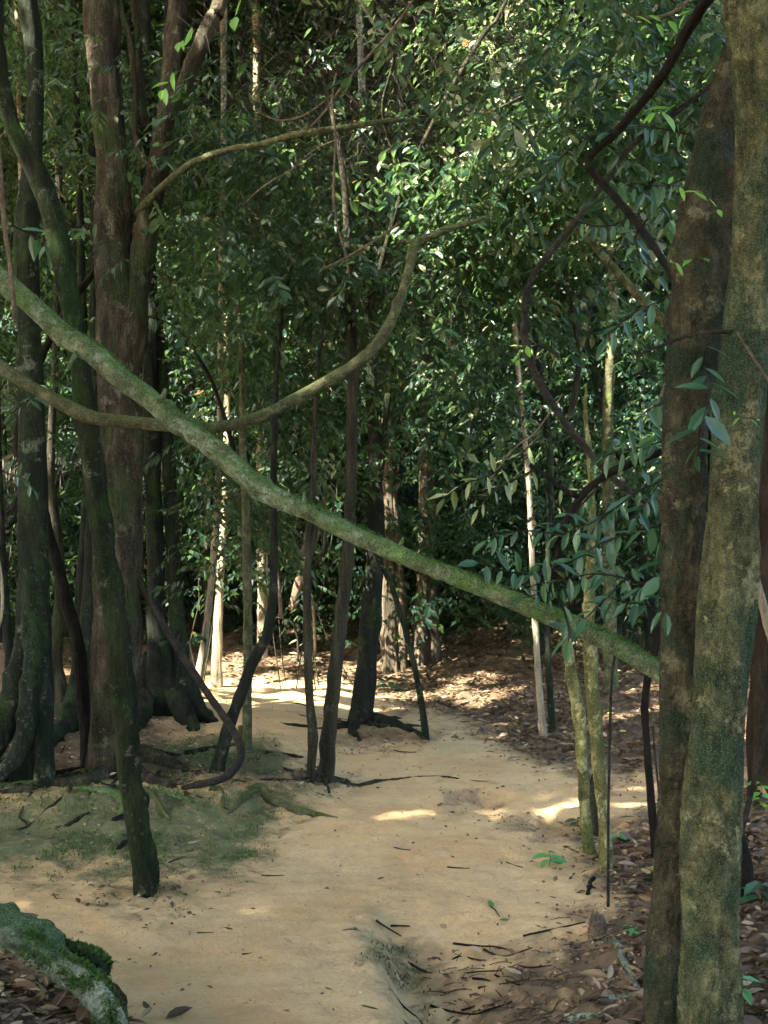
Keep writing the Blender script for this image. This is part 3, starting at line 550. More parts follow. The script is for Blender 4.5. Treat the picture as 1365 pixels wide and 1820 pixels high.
tree('R10', 'shadowed_back_tree', 'leaning trunk in shade behind the lichened pair', [[(1160, 1195, 22), (1150, 1050, 20), (1110, 850, 18), (1068, 700, 16), (1040, 560, 14), (1020, 300, 12), (1010, 0, 12)]], B['dark'], crowns=[(1150, 950, 110, 120, 13, 16, 520, 0.108)])
# rotten stump behind the lichened pair, stump by the great trunk
def stump(name, label, pts, m, tip, **kw):
    g = gh(pts[0][0], pts[0][1]); root = empty(name, (g[0], g[1], float(height(g[0], g[1]))), label, 'tree stump')
    pth = pxpath([(x, y, w_, g[1]) for x, y, w_ in pts], g[1]); pth[0, 2] = height(g[0], g[1]) - .05
    obj_tube('trunk', [pth], m, root, sides=18, step=.03, wob=.12, flare=.3, flh=.08, flute=.1, seed=3)
    spl = []
    for k in range(6):
        a = k * 1.05; q = pth[-1].copy(); q[0] += math.cos(a) * q[3] * .6; q[1] += math.sin(a) * q[3] * .6; q2 = q.copy(); q2[2] += tip * (.4 + .6 * ((k * 37) % 10) / 10); q[3] *= .4; q2[3] = .002; q[2] -= .02; spl.append(np.array([q, (q + q2) / 2, q2]))
    obj_tube('splinter', spl, m, root, sides=5, step=.03, wob=.1)
stump('rotten_stump', 'brown rotten stump hidden between the two lichened stems', [(1055, 1485, 44), (1052, 1440, 36), (1050, 1390, 30)], B['rough'], .06)
stump('black_stump', 'blackened split stump behind the foot of the great twin trunk', [(1318, 1600, 44), (1314, 1540, 38), (1308, 1480, 30), (1304, 1420, 22)], B['black'], .1)
stump('small_stump', 'small pale splintered stump beside the thin sapling on the right bank', [(1064, 1660, 38), (1062, 1648, 30), (1058, 1634, 26)], B['tan'], .05)

# background trunks (one mesh of each of four shapes, copied)
protos = []
for k in range(5):
    r_ = np.random.default_rng(40 + k); rr = [.07, .05, .09, .04, .06][k]
    pth = [[0, 0, -.2, rr * 1.2]]; x = y = 0
    for z in np.arange(.6, 13.5, 1.3):
        x += r_.normal(0, .10); y += r_.normal(0, .08); pth.append([x, y, z, rr * (1 - z / 30)])
    V, Fs = join([tube_arrays(np.array(pth), sides=10, step=.25, wob=.08, flare=.6, flh=.2, seed=k, knots=3, flute=.08)])
    protos.append(npmesh(V, Fs)); protos[-1].materials.append([B['dark'], B['grey'], B['rough'], B['dark'], B['rough']][k])
bgx = [(x, y) for x, y in zip(rng.uniform(-9, 10, 34), rng.uniform(15.5, 27, 34))]
bgx += [(x, y) for x, y in zip(rng.uniform(-7, 6, 24), rng.uniform(16.6, 20.5, 24))]
for i, (x, y) in enumerate(bgx):
    o = bpy.data.objects.new('slim_forest_tree', protos[i % 5]); C.objects.link(o)
    o.location = (x, y, float(height(x, y))); o.rotation_euler = (rng.normal(0, .04), rng.normal(0, .05), rng.uniform(0, 6.28))
    tag(o, 'slim dark trunk deep in the shade beyond the path', 'tree', 'slim trunks deep in the forest')

# ------------------------------------------------------------------ leaf cover: unseen leaves placed to block sun and sky, shared out to nearest trees
def cover():
    n = 150000
    # places on the ground to be shaded, carried up the sun's rays to crown height
    gxx = rng.uniform(-9, 13, n); gyy = rng.uniform(-2, 19, n); z = rng.uniform(8.2, 12.5, n)
    z = np.where(gyy > 13, rng.uniform(9.5, 14, n), z)
    b = np.stack([gxx, gyy, 0 * gxx], -1) + SUN * (z / SUN[2])[:, None]
    thin = .5 + .5 * sines(gxx, gyy, .5, 2.0, 6, 12)
    k = keep(b, .94, .03) & (rng.random(n) < np.where(gyy > 15, .5, .98))
    b = b[k]; n = len(b); a = rng.uniform(0, 6.28, n)
    d = np.stack([np.cos(a), np.sin(a), rng.normal(-.2, .3, n)], -1); nn = SUN + rng.normal(0, .35, (n, 3))
    L = rng.uniform(.24, .36, n)
    k = 45000; x2 = rng.uniform(-18, 18, k); y2 = rng.uniform(18, 42, k); z2 = rng.uniform(11, 16, k)       # far cover, added to keep the background dark
    b2 = np.stack([x2, y2, 0 * x2], -1) + SUN * (z2 / SUN[2])[:, None]; b2 = b2[keep(b2, .8)]; k = len(b2); a2 = rng.uniform(0, 6.28, k)
    b = np.concatenate([b, b2]); d = np.concatenate([d, np.stack([np.cos(a2), np.sin(a2), rng.normal(-.2, .3, k)], -1)]); nn = np.concatenate([nn, SUN + rng.normal(0, .35, (k, 3))]); L = np.concatenate([L, rng.uniform(.4, .6, k)])
    k = 60000; x3 = rng.uniform(-15, 17, k); y3 = rng.uniform(10.5, 34, k); z3 = rng.uniform(10, 13.5, k); e = rng.random(k) < .28      # overhead cover, added to darken the wood below
    x3 = np.where(e, rng.uniform(-10, -1.3, k), x3); y3 = np.where(e, rng.uniform(4.5, 11, k), y3); z3 = np.where(e, rng.uniform(8.5, 11, k), z3)
    b3 = np.stack([x3, y3, z3], -1); b3 = b3[keep(b3)]; k = len(b3); a3 = rng.uniform(0, 6.28, k)
    b = np.concatenate([b, b3]); d = np.concatenate([d, np.stack([np.cos(a3), np.sin(a3), rng.normal(-.15, .3, k)], -1)]); nn = np.concatenate([nn, rng.normal(0, .4, (k, 3)) + [0, 0, 1]]); L = np.concatenate([L, np.where(b3[:, 1] > 11, rng.uniform(.42, .6, k), rng.uniform(.25, .4, k))])
    n = len(b)
    return b, d, nn, L, L * .5, np.clip(rng.normal(.4, .2, n), 0, .94)
cv = cover()
tops = [(k, t) for k, v in TREES.items() for t in v[3]]
tp = np.array([t[:2] for _, t in tops]); own = np.argmin(((cv[0][:, None, :2] - tp[None]) ** 2 * np.array([.6, 1.])).sum(-1), 1)
share = {}
for i, (k, t) in enumerate(tops):
    sel = own == i
    if sel.sum(): share.setdefault(k, []).append([a[sel] for a in cv])
for k, (root, lst, stl, tops_, lm, bm, fin) in TREES.items():
    a = lst + share.get(k, [])
    if a: foliage('crown', a, lm, root, fine=fin + [False] * (len(a) - len(fin)), st=stl, stm=B['vine'])  # each crown also holds its share of the added shading leaves

# far wood and added leaf screens
def fill(n, x0, x1, y0, y1, d0, d1, leaf, m=8, spread=.4, tintc=.4, nc=None):
    f = lambda k: Pn(rng.uniform(x0, x1, k), rng.uniform(y0, y1, k), rng.uniform(d0, d1, k))
    c = clumped(n, f, nc or n // 12, spread); c = c[c[:, 2] > height(c[:, 0], c[:, 1]) + .03]; return make_sprays(c, leaf, m, tintc=tintc)[0]
def leaf_screens():  # unseen leaf walls behind and beside the camera, added to cut frontal fill
    out = []
    for (x0, x1, y0, y1, zt, k) in ((-13, 14, -11, -7, 13, 26000), (-17, -12, -8, 14, 12, 19000), (12.5, 17, -8, 16, 13, 20000)):
        b = np.stack([rng.uniform(x0, x1, k), rng.uniform(y0, y1, k), rng.uniform(.1, zt, k)], -1); b = b[keep(b)]; k = len(b); a = rng.uniform(0, 6.28, k)
        L = rng.uniform(.25, .42, k); out.append((b, np.stack([np.cos(a), np.sin(a), rng.normal(-.4, .3, k)], -1), rng.normal(0, .7, (k, 3)) + [0, 0, .6], L, L * .5, np.clip(rng.normal(.4, .2, k), 0, .9)))
    return out
tag(foliage('far_woods_and_screens', [fill(13000, -200, 1600, -150, 1100, 13.5, 19, .125), fill(14000, -300, 1700, -150, 1150, 19, 27, .17, spread=.7), fill(12000, -450, 1850, -200, 1170, 27, 34, .30, spread=1.0), *leaf_screens(), fill(12000, -650, 2050, -250, 1175, 34, 40, .46, spread=1.2), fill(5000, -200, 1600, 800, 1165, 19, 26, .16, spread=.6), fill(3000, -400, 1800, 900, 1140, 28, 34, .34, spread=.8)], LF['far']), kind='stuff')
c = np.stack([rng.uniform(-10, 12, 6000), rng.uniform(16.2, 22, 6000), 0 * np.zeros(6000)], -1); c[:, 2] = height(c[:, 0], c[:, 1]) + rng.random(6000) ** 1.3 * 1.9
c = c[(c[:, 1] > 17.2) | (c[:, 0] > -2)]
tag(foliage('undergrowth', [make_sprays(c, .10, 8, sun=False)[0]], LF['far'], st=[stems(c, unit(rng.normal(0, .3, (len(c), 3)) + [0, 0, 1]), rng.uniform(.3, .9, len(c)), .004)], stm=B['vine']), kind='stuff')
n = 260; lines = []
for i in range(n):
    x, y = rng.uniform(-9, 11), rng.uniform(13.5, 21); z0 = float(height(x, y)); h = rng.uniform(1.2, 6)
    if i % 2: z0 += rng.uniform(1, 5)
    pth = [[x, y, z0, .008]]; 
    for s_ in range(4): x += rng.normal(0, .16); y += rng.normal(0, .1); z0 += h / 4; pth.append([x, y, z0, .007])
    lines.append(tube_arrays(np.array(pth), sides=4, step=.3, wob=0, cap=False))
V, Fs = join(lines); tag(link('brushwood', npmesh(V, Fs), B['rough']), kind='stuff')

# ------------------------------------------------------------------ branches and lianas across the view
TUFT = leafmat('moss_tuft_bright', [(0, (.018, .036, .011)), (.5, (.036, .068, .019)), (1, (.080, .115, .038))], rough=.85, spec=.05)
def tufts(root, pth, n, size, spread=1.0, patchy=.5, sd=0):
    r_ = np.random.default_rng(sd); q = catmull(pth, .01); i = r_.integers(2, len(q) - 2, n); T = unit(q[i + 1, :3] - q[i - 1, :3]); up = np.array([0, 0, 1.]) - T * T[:, 2:3]; up = unit(up); sd_ = np.cross(T, up)
    a = r_.normal(0, .6 * spread, n); L0 = i * .01; k = (np.sin(L0 * 9 + a * 2) + np.sin(L0 * 23 + 1.7) * .7 + r_.normal(0, .5, n)) > patchy * 1.2 - .3; a, i, T, up, sd_ = a[k], i[k], T[k], up[k], sd_[k]
    nr = up * np.cos(a)[:, None] + sd_ * np.sin(a)[:, None]; b = q[i, :3] + nr * q[i, 3:4] * 1.02 + r_.normal(0, .002, (len(i), 3)); n = len(i)
    d = unit(nr + r_.normal(0, .7, (n, 3))); L = size * r_.uniform(.5, 1.3, n)
    foliage('moss', [(b, d, r_.normal(0, 1, (n, 3)), L, L * .5, np.clip(r_.normal(.45, .3, n), 0, 1))], TUFT, root)

def limb(name, label, cat, pts, m, d, **kw):
    pth = pxpath(pts, d); root = empty(name, pth[0, :3], label, cat, kw.pop('group', None))
    tw = kw.pop('twigs', ()); mossy = kw.pop('mossy', None); pth[:, 3] *= kw.pop('thin', 1); o = obj_tube('stem', [pth], m, root, **kw)
    if mossy: tufts(root, pth, *mossy)
    for t in tw: obj_tube('side_branch', [pxpath(t, d)], m, root, sides=kw.get('sides', 8), step=.04, wob=.08)
    return root
limb('mossy_branch', 'thick green mossy branch slanting across the view from upper left to the great trunk', 'branch',
     [(-90, 430, 50, 5.25), (-20, 478, 50, 5.2), (40, 528, 50, 5.18), (110, 590, 50, 5.15), (170, 632, 54, 5.1), (215, 672, 52, 5.1), (262, 706, 50, 5.08), (310, 748, 54, 5.0), (345, 770, 54, 5.0), (385, 802, 52, 4.95), (450, 858, 50, 4.9), (500, 888, 46, 4.85), (560, 915, 44, 4.8), (640, 955, 44, 4.75), (720, 990, 44, 4.65), (800, 1022, 44, 4.55), (860, 1046, 44, 4.5), (930, 1074, 46, 4.4), (1000, 1104, 48, 4.35), (1060, 1130, 48, 4.25), (1120, 1162, 46, 4.2), (1170, 1194, 46, 4.15), (1215, 1225, 46, 4.12)],
     B['moss'], 5, sides=72, step=.012, wob=.035, knots=18, seed=4, thin=.72, grain=.07, mossy=(9000, .011, 1.1, .45), twigs=[[(282, 722, 12, 5.03), (290, 704, 9, 4.98), (294, 692, 7, 4.96)], [(545, 905, 10, 4.82), (540, 890, 7, 4.78), (541, 878, 4, 4.76)], [(700, 985, 9, 4.68), (712, 968, 7, 4.66), (716, 956, 5, 4.65)], [(140, 625, 12, 5.1), (128, 640, 9, 5.05), (122, 655, 6, 5.0)]])
limb('sagging_branch', 'long thin olive branch sagging in a curve behind the mossy branch', 'branch',
     [(-90, 600, 24), (0, 652, 24), (60, 690, 23), (120, 722, 24), (165, 742, 25), (230, 750, 22), (300, 757, 20), (380, 759, 19), (440, 748, 20), (500, 722, 20), (560, 690, 20), (620, 654, 20), (660, 622, 21), (690, 580, 19), (712, 530, 17), (728, 475, 17), (738, 435, 18), (770, 418, 13), (800, 406, 13), (832, 396, 10), (870, 385, 6)],
     B['green'], 5.22, sides=18, step=.025, wob=.05, knots=14, twigs=[[(738, 432, 10), (720, 428, 7), (706, 430, 3)]], seed=9)
limb('arched_branch', 'thin arched branch, moss-topped and pale, reaching right from the forked tree', 'branch',
     [(236, 388, 14, 7.85), (270, 350, 13, 7.5), (310, 312, 12, 7.2), (350, 285, 11, 7.1), (410, 265, 11, 6.9), (460, 257, 11, 6.8), (510, 243, 12, 6.6), (560, 234, 12, 6.5), (610, 227, 11, 6.5), (680, 216, 9, 6.6), (760, 212, 5, 6.8)], B['green'], 6.8, sides=12, step=.04, wob=.05, knots=6)
limb('loop_vine', 'dark liana winding down past the forked tree into a loop on the ground', 'liana',
     [(262, 400, 10), (240, 470, 11), (212, 530, 11), (196, 580, 10), (186, 640, 9), (176, 720, 8), (172, 790, 9), (184, 870, 10), (205, 940, 10), (240, 1020, 11), (290, 1110, 12), (340, 1190, 13), (385, 1255, 13), (415, 1300, 14, 7.5), (428, 1335, 14, 7.2), (420, 1362, 14, 7.0), (395, 1384, 14, 6.9), (355, 1394, 13, 6.9), (325, 1400, 8, 7.0)], B['vine'], 7.7, sides=12, step=.04, wob=.06, knots=8)
limb('hooked_branch', 'dark bare branch with a sharp elbow at the upper right', 'branch',
     [(1262, -10, 22, 4.2), (1225, 50, 20, 4.4), (1180, 130, 17, 4.6), (1130, 195, 15, 4.8), (1085, 245, 14, 4.9), (1048, 278, 15, 5), (1050, 300, 14, 5), (1075, 330, 14, 5), (1110, 370, 13, 4.9), (1145, 415, 13, 4.7), (1170, 450, 13, 4.5), (1200, 500, 12, 4.3), (1235, 560, 10, 4.1)], B['black'], 5, sides=12, step=.04, wob=.08, knots=8)
limb('grey_liana', 'long grey-brown liana bending down the right side behind the leafy twigs', 'liana',
     [(1300, 120, 9), (1240, 170, 9), (1180, 215, 10), (1120, 262, 10), (1075, 325, 11), (1030, 385, 12), (985, 440, 12), (950, 485, 12), (935, 530, 12), (932, 590, 14), (945, 650, 14), (970, 700, 13), (1000, 745, 13), (1040, 795, 13), (1075, 835, 12), (1115, 872, 11), (1160, 900, 9)], B['vine'], 5.6, sides=12, step=.04, wob=.05, knots=6)
limb('black_liana', 'black liana arching from the great trunk down to the mossy branch', 'liana',
     [(1215, 780, 12), (1180, 800, 12), (1140, 818, 12), (1095, 835, 13), (1050, 865, 13), (1018, 905, 13), (998, 950, 13), (990, 1000, 12), (975, 1050, 12), (962, 1080, 14), (955, 1102, 10)], B['black'], 4.38, sides=12, step=.03, wob=.07, knots=6,
     twigs=[[(1028, 885, 10), (1000, 868, 9), (970, 845, 8), (942, 826, 7)]])
limb('mossy_side_branch', 'mossy branch stub slanting down behind the hooked branch', 'branch', [(1005, 395, 10), (1045, 425, 13), (1090, 475, 14), (1130, 520, 15), (1180, 570, 15), (1230, 620, 14)], B['green'], 6.3, sides=12, step=.04, knots=6)
limb('left_edge_root', 'pale dangling dead root with a torn orange tip at the left edge', 'aerial root', [(-30, -260, 6), (-18, -20, 7), (-8, 190, 8), (0, 300, 9), (8, 400, 9), (16, 460, 8), (22, 520, 8), (28, 570, 9)], B['tan'], 4.6, sides=8, step=.04, wob=.1)
limb('pale_pole', 'pale sunlit pole leaning behind the great twin trunk at the right edge', 'pole', [(1322, 930, 4), (1345, 1030, 12), (1365, 1110, 16), (1390, 1200, 18), (1420, 1300, 20), (1452, 1405, 21), (1484, 1515, 22)], B['pale'], 6.2, sides=10)
limb('hanging_vine', 'thin tan vine hanging straight down in the upper middle', 'liana', [(598, 130, 3), (590, 175, 4), (596, 230, 4), (594, 300, 5), (593, 360, 5), (602, 410, 4), (614, 450, 4), (621, 495, 3)], B['tan'], 6.1, sides=6, step=.05, wob=.05)
limb('slanting_vine', 'thin straight tan vine slanting up to the right across the leaves', 'liana', [(545, 232, 3), (580, 195, 4), (600, 165, 5), (650, 105, 5), (700, 50, 5), (740, -10, 5)], B['tan'], 6.2, sides=6, step=.05, wob=.05, twigs=[[(605, 160, 3), (622, 172, 3), (640, 190, 2)]])
limb('drooping_vine', 'thin brown vine drooping in a shallow curve over the dark leaves', 'liana', [(460, 200, 2), (490, 213, 3), (520, 212, 4), (550, 200, 4), (590, 168, 3)], B['tan'], 6.3, sides=6, step=.05, wob=.05)
limb('long_thin_vine', 'long thin dry vine rising right below the arched branch', 'liana', [(430, 365, 2), (470, 330, 3), (520, 300, 3), (560, 265, 3), (620, 240, 2)], B['tan'], 6.4, sides=6, step=.05, wob=.05)
limb('dry_twig', 'dry tan twig pointing at the fork of the sagging branch', 'twig', [(575, 478, 3), (620, 455, 4), (670, 425, 5), (712, 395, 5)], B['tan'], 6.0, sides=6, step=.05, wob=.05)
limb('arc_twig', 'orange-brown arched twig at the top right', 'twig', [(1080, -5, 6), (1110, 20, 6), (1150, 32, 6), (1190, 25, 7), (1225, 0, 7)], B['tan'], 5.6, sides=8, step=.04, wob=.06)
limb('brown_stem_high', 'crooked brown stem among the leaves right of centre', 'branch', [(955, 300, 7), (965, 360, 9), (985, 430, 10), (1005, 500, 11), (1020, 560, 11), (1028, 640, 9), (1022, 700, 12), (1010, 745, 6)], B['rough'], 8.6, sides=10, step=.05, wob=.08)
limb('high_diagonal', 'yellowish mossy branch crossing behind the hooked branch near the top', 'branch', [(900, 160, 5), (980, 145, 6), (1060, 130, 7), (1130, 132, 7), (1200, 110, 8), (1260, 90, 8)], B['green'], 6.8, sides=8, step=.05, wob=.06)
limb('dark_twig_left', 'thin black branch slanting through the leaves above the sagging branch', 'branch', [(345, 625, 5), (370, 665, 7), (385, 700, 7), (400, 745, 8), (415, 800, 9)], B['black'], 8.8, sides=8, step=.05, wob=.06)
limb('white_root_loop', 'pale thin looped root at the left edge', 'aerial root', [(-20, 960, 5), (-4, 990, 5), (3, 1040, 6), (4, 1080, 6), (-4, 1120, 5), (-25, 1150, 5)], B['pale'], 5.0, sides=8, step=.04, wob=.04)
limb('thin_sapling', 'wand-thin upright sapling stem on the right bank', 'sapling', [(1081, 1612, 6), (1081, 1500, 5), (1082, 1400, 5), (1084, 1300, 5), (1088, 1200, 5), (1097, 1145, 5), (1103, 1110, 3)], B['vine'], float(gh(1081, 1612)[1]), sides=6, step=.05, wob=.04)
for k, (pts, d_, lab) in enumerate([
    ([(950, 250, 3), (900, 330, 3), (870, 380, 2)], 7, 'fine straight dry twig left of the slim pair, high in the leaves'),
    ([(1190, 330, 2), (1120, 400, 3), (1060, 520, 3), (1040, 620, 2)], 5.2, 'fine grey twig hanging left of the great trunk'),
    ([(860, 870, 3), (910, 800, 4), (950, 770, 4), (1000, 700, 3)], 7.4, 'thin dry twig carrying the pale drooping leaves'),
    ([(560, 1165, 6), (556, 1080, 6), (535, 1010, 8), (548, 930, 5)], 13.5, 'bent thin stem behind the slender pole tree'),
    ([(518, 1085, 14), (530, 1040, 18), (548, 990, 14), (570, 930, 12), (580, 870, 10)], 14.5, 'short tan branch stub leaning right behind the slender pole tree'),
    ([(500, 1100, 7), (494, 1030, 8), (486, 960, 8), (495, 900, 8), (505, 820, 7)], 12.5, 'crooked thin stem right of the slanting trunk'),
    ([(555, 1010, 6), (575, 980, 7), (580, 940, 7), (595, 900, 6)], 9.4, 'squiggling vine beside the slender pole tree'),
    ([(1135, 760, 4), (1165, 720, 5), (1190, 670, 6)], 6, 'bare tan twig poking left from the great trunk'),
    ([(1130, 632, 5), (1180, 612, 6), (1240, 592, 8), (1310, 590, 8), (1325, 600, 6)], 3.6, 'dark twig lying across the front of the great trunk'),
    ([(1310, 590, 4), (1335, 630, 5), (1375, 690, 5)], 3.55, 'tan twig slanting down the front of the great trunk'),
    ([(1366, 1290, 8), (1345, 1370, 9), (1325, 1450, 10), (1305, 1530, 12), (1318, 1640, 8)], 4.9, 'dark vine curling down behind the great trunk'),
    ([(1160, 1290, 4), (1168, 1380, 4), (1180, 1480, 5), (1190, 1560, 4)], 4.5, 'hair-thin stem beside the black stem')]):
    limb('thin_branch', lab, 'branch', pts, B['vine'] if k in (6, 8, 10, 11, 1) else B['tan'], d_, sides=6, step=.05, wob=.06)

# ------------------------------------------------------------------ near leafy twigs
def twig(label, pts, d, leaf, m='near', n=None, width=.36, droop=.5, jit=.42, sw=4, tintc=.5, name='leafy_twig', cat='leafy twig', both=True, group=None, dj=.12, face=.55):
    pth = pxpath([(x, y, sw * (1 - .6 * i / len(pts)), d + dj * math.sin(i * 1.7)) for i, (x, y) in enumerate(pts)], d)
    root = empty(name, pth[0, :3], label, cat, group)
    obj_tube('stem', [pth], B['vine'], root, sides=6, step=.03, wob=.05)
    q = catmull(pth, .01)[:, :3]; L = np.concatenate([[0], np.cumsum(np.linalg.norm(np.diff(q, axis=0), axis=1))])
    n = n or max(4, int(L[-1] / (leaf * .46))); s_ = np.linspace(.12 * L[-1], L[-1], n); b = np.stack([np.interp(s_, L, q[:, k]) for k in range(3)], -1)
    e = np.stack([np.interp(s_ + .02, L, q[:, k]) for k in range(3)], -1) - np.stack([np.interp(s_ - .02, L, q[:, k]) for k in range(3)], -1); e = unit(e)
    view = np.array([0, -1., .0]); side = unit(np.cross(e, view)) * np.where(np.arange(n) % 2, 1, -1)[:, None]
    dirs = e * .55 + side * rng.uniform(.5, 1.0, (n, 1)) + rng.normal(0, jit, (n, 3)) * [1, .8, 1]; dirs[:, 2] -= droop; dirs[-1] = e[-1] + [0, 0, -droop * .6]
    nrm = np.array([0, -face, 1.0]) + rng.normal(0, .35, (n, 3)); LL = leaf * rng.uniform(.7, 1.2, n)
    foliage('leaves', [(b, dirs, nrm, LL, LL * width * rng.uniform(.85, 1.15, n), np.clip(rng.normal(tintc, .25, n), 0, .99))], LF[m], root, fine=True)
    return root
TW = [
 ('teal leaves spreading left beside the twin trunk, just above the black liana', [(1210, 770), (1160, 790), (1110, 800), (1070, 812)], 4.25, .085),
 ('teal leafy twig right under the arch of the black liana', [(1195, 850), (1140, 870), (1090, 905), (1040, 935), (995, 950)], 4.2, .085),
 ('long teal leafy twig reaching left at mid height beside the twin trunk', [(1190, 930), (1130, 945), (1070, 965), (1010, 1000), (960, 1005)], 4.15, .09),
 ('row of large dusty leaves hanging against the left side of the twin trunk', [(1172, 930), (1174, 980), (1178, 1030), (1184, 1090)], 3.85, .10),
 ('teal twig whose tip reaches furthest left above the mossy branch', [(1010, 955), (960, 945), (910, 945), (865, 960)], 4.3, .085),
 ('leafy twig resting over the mossy branch near its right end', [(1000, 1010), (950, 1020), (900, 1015), (850, 1000)], 4.3, .085),
 ('teal twig crossing level just over the right part of the mossy branch', [(1180, 1050), (1120, 1030), (1060, 1020), (1000, 1030), (950, 1040)], 4.1, .08),
 ('small cluster of leaves hanging below the mossy branch over the snapped stem', [(1000, 1070), (1005, 1095), (1012, 1120), (1010, 1140)], 4.1, .085),
 ('leaf cluster between the mossy branch and the twin trunk', [(1190, 1090), (1150, 1075), (1110, 1070), (1080, 1060)], 4.0, .085),
 ('broad pale leaves hanging over the cleft of the twin trunk', [(1262, 590), (1250, 640), (1262, 700), (1245, 760), (1240, 810)], 3.5, .10),
 ('leaf spray at the left edge of the twin trunk above the arch of the liana', [(1225, 690), (1190, 710), (1150, 730), (1120, 760), (1090, 780)], 4.1, .085),
 ('teal spray at the elbow of the hooked branch', [(1080, 310), (1120, 330), (1160, 350), (1190, 390)], 4.7, .09),
 ('dark leaf spray left of the twin trunk at the height of the liana bend', [(1200, 520), (1160, 540), (1120, 560), (1080, 600)], 4.6, .09),
 ('drooping leaf pair group below the hooked branch', [(1150, 390), (1130, 420), (1140, 460), (1170, 490)], 4.7, .09),
 ('leaf spray crossing the grey liana high on the right', [(1230, 240), (1180, 230), (1130, 225), (1080, 235)], 5.0, .09),
 ('leafy twig low at the left edge above the thatch', [(-20, 820), (10, 840), (40, 850), (60, 870)], 6.0, .09),
 ('dark broad leaves in front of the buttressed tree, upper left', [(20, 400), (60, 420), (90, 440), (110, 470)], 7.0, .15),
 ('dark leaf spray left of the forked tree', [(180, 395), (150, 400), (120, 410), (90, 430)], 7.5, .13),
 ('small leafy twig hanging in front of the sagging branch at far left', [(100, 690), (70, 700), (50, 712), (20, 735)], 5.6, .07),
 ('dark leaf spray just right of the forked tree', [(250, 560), (290, 570), (320, 590), (350, 620)], 8.0, .10),
]
TW += [
 ('leafy twig lying along the upper side of the mossy branch near the snapped stem', [(1090, 1000), (1040, 1030), (985, 1050), (930, 1062)], 4.25, .07),
 ('leafy twig in the angle between the black liana and the mossy branch', [(1000, 975), (1040, 985), (1080, 1000), (1120, 1010)], 4.35, .075),
 ('leaf spray hanging in front of the lichened tree just under the liana', [(1110, 880), (1080, 910), (1050, 950), (1030, 985)], 4.3, .075),
 ('leaf spray against the twin trunk level with the arch of the liana', [(1210, 820), (1180, 850), (1150, 890), (1130, 920)], 4.15, .08),
 ('leaf spray beside the upper bend of the hooked branch', [(1210, 80), (1170, 110), (1130, 130), (1095, 140)], 5.0, .08),
 ('dark leaf spray just left of the swollen part of the twin trunk', [(1250, 300), (1210, 320), (1170, 330), (1120, 325)], 4.6, .085),
 ('loose leaf spray filling the gap between grey liana and hooked branch', [(1130, 380), (1090, 400), (1050, 400), (1010, 385)], 5.1, .09),
 ('leaf spray at the foot of the arching black liana', [(1060, 870), (1030, 900), (990, 930), (960, 940)], 4.6, .075),
 ('leaf spray crossing in front of the upper grey liana', [(1060, 240), (1020, 260), (980, 300), (960, 340)], 5.4, .09),
 ('leafy twig drooping over the snapped stem from the right', [(1130, 1000), (1100, 1040), (1060, 1080), (1040, 1100)], 4.2, .075)]
for lab, pts, d_, lf in TW: twig(lab, pts, d_, lf * 1.05)
twig('pale olive leaves drooping in the middle distance left of the slim pair', [(960, 775), (915, 815), (870, 845), (820, 862), (790, 885)], 7.3, .14, 'pale', n=13, width=.26, droop=.6)
twig('lower tier of pale olive drooping leaves', [(960, 830), (920, 850), (880, 870), (850, 905)], 7.5, .13, 'pale', n=10, width=.26, droop=.6)
twig('pale olive leaves drooping right of the slim pair', [(985, 860), (1010, 875), (1035, 890)], 7.3, .12, 'pale', n=7, width=.26, droop=.5)
twig('pale leaf fan among the branches above the slim pair', [(1000, 640), (960, 615), (930, 620)], 7.6, .12, 'pale', n=7, width=.28, droop=.5)
twig('small pale-leaved plant standing in front of the bend of the path', [(530, 1175), (528, 1130), (520, 1105), (500, 1098)], 12.8, .11, 'pale', n=8, droop=.1, name='young_plant', cat='plant')
twig('bright lime leaf alone at the top left', [(430, -10), (428, 15), (418, 30)], 4.4, .085, 'lime', n=2, width=.5, droop=.8, sw=4, name='lime_sprig', cat='leafy twig')
twig('lime leaf pair in front of the forked limbs', [(345, 40), (330, 65), (318, 75)], 4.4, .08, 'lime', n=3, width=.45, droop=.8, sw=4, name='lime_sprig')
twig('lime leaf trio hanging lowest at the upper left', [(310, 120), (300, 148), (288, 160)], 4.4, .085, 'lime', n=4, width=.45, droop=.9, sw=4, name='lime_sprig')
twig('lime leaves hanging by the hooked branch', [(1210, 180), (1185, 195), (1160, 200)], 4.2, .10, 'lime', n=5, width=.4, droop=.7, sw=2, name='lime_sprig')
twig('lime leaves stepping down the front of the twin trunk', [(1175, 325), (1220, 335), (1250, 345), (1275, 372)], 3.4, .05, 'lime', n=6, width=.4, droop=.1, sw=2, name='lime_sprig')
twig('long lime leaf cluster halfway up the twin trunk', [(1185, 470), (1215, 462), (1250, 460)], 3.4, .05, 'lime', n=6, width=.35, droop=.1, sw=2, name='lime_sprig')
twig('tiny lime sprig on the right stem of the twin trunk', [(1302, 738), (1320, 742), (1345, 745)], 3.3, .035, 'lime', n=4, width=.3, droop=.05, sw=1.5, name='lime_sprig')
twig('lime leaf pair on the grey liana', [(940, 610), (925, 625), (920, 640)], 5.3, .07, 'lime', n=3, width=.45, droop=.6, sw=2, name='lime_sprig')
twig('bright leaf spray at the top edge, right of centre', [(1230, 20), (1190, 35), (1150, 45)], 5.0, .08, 'lime', n=7, width=.35, droop=.2, sw=2, name='lime_sprig')
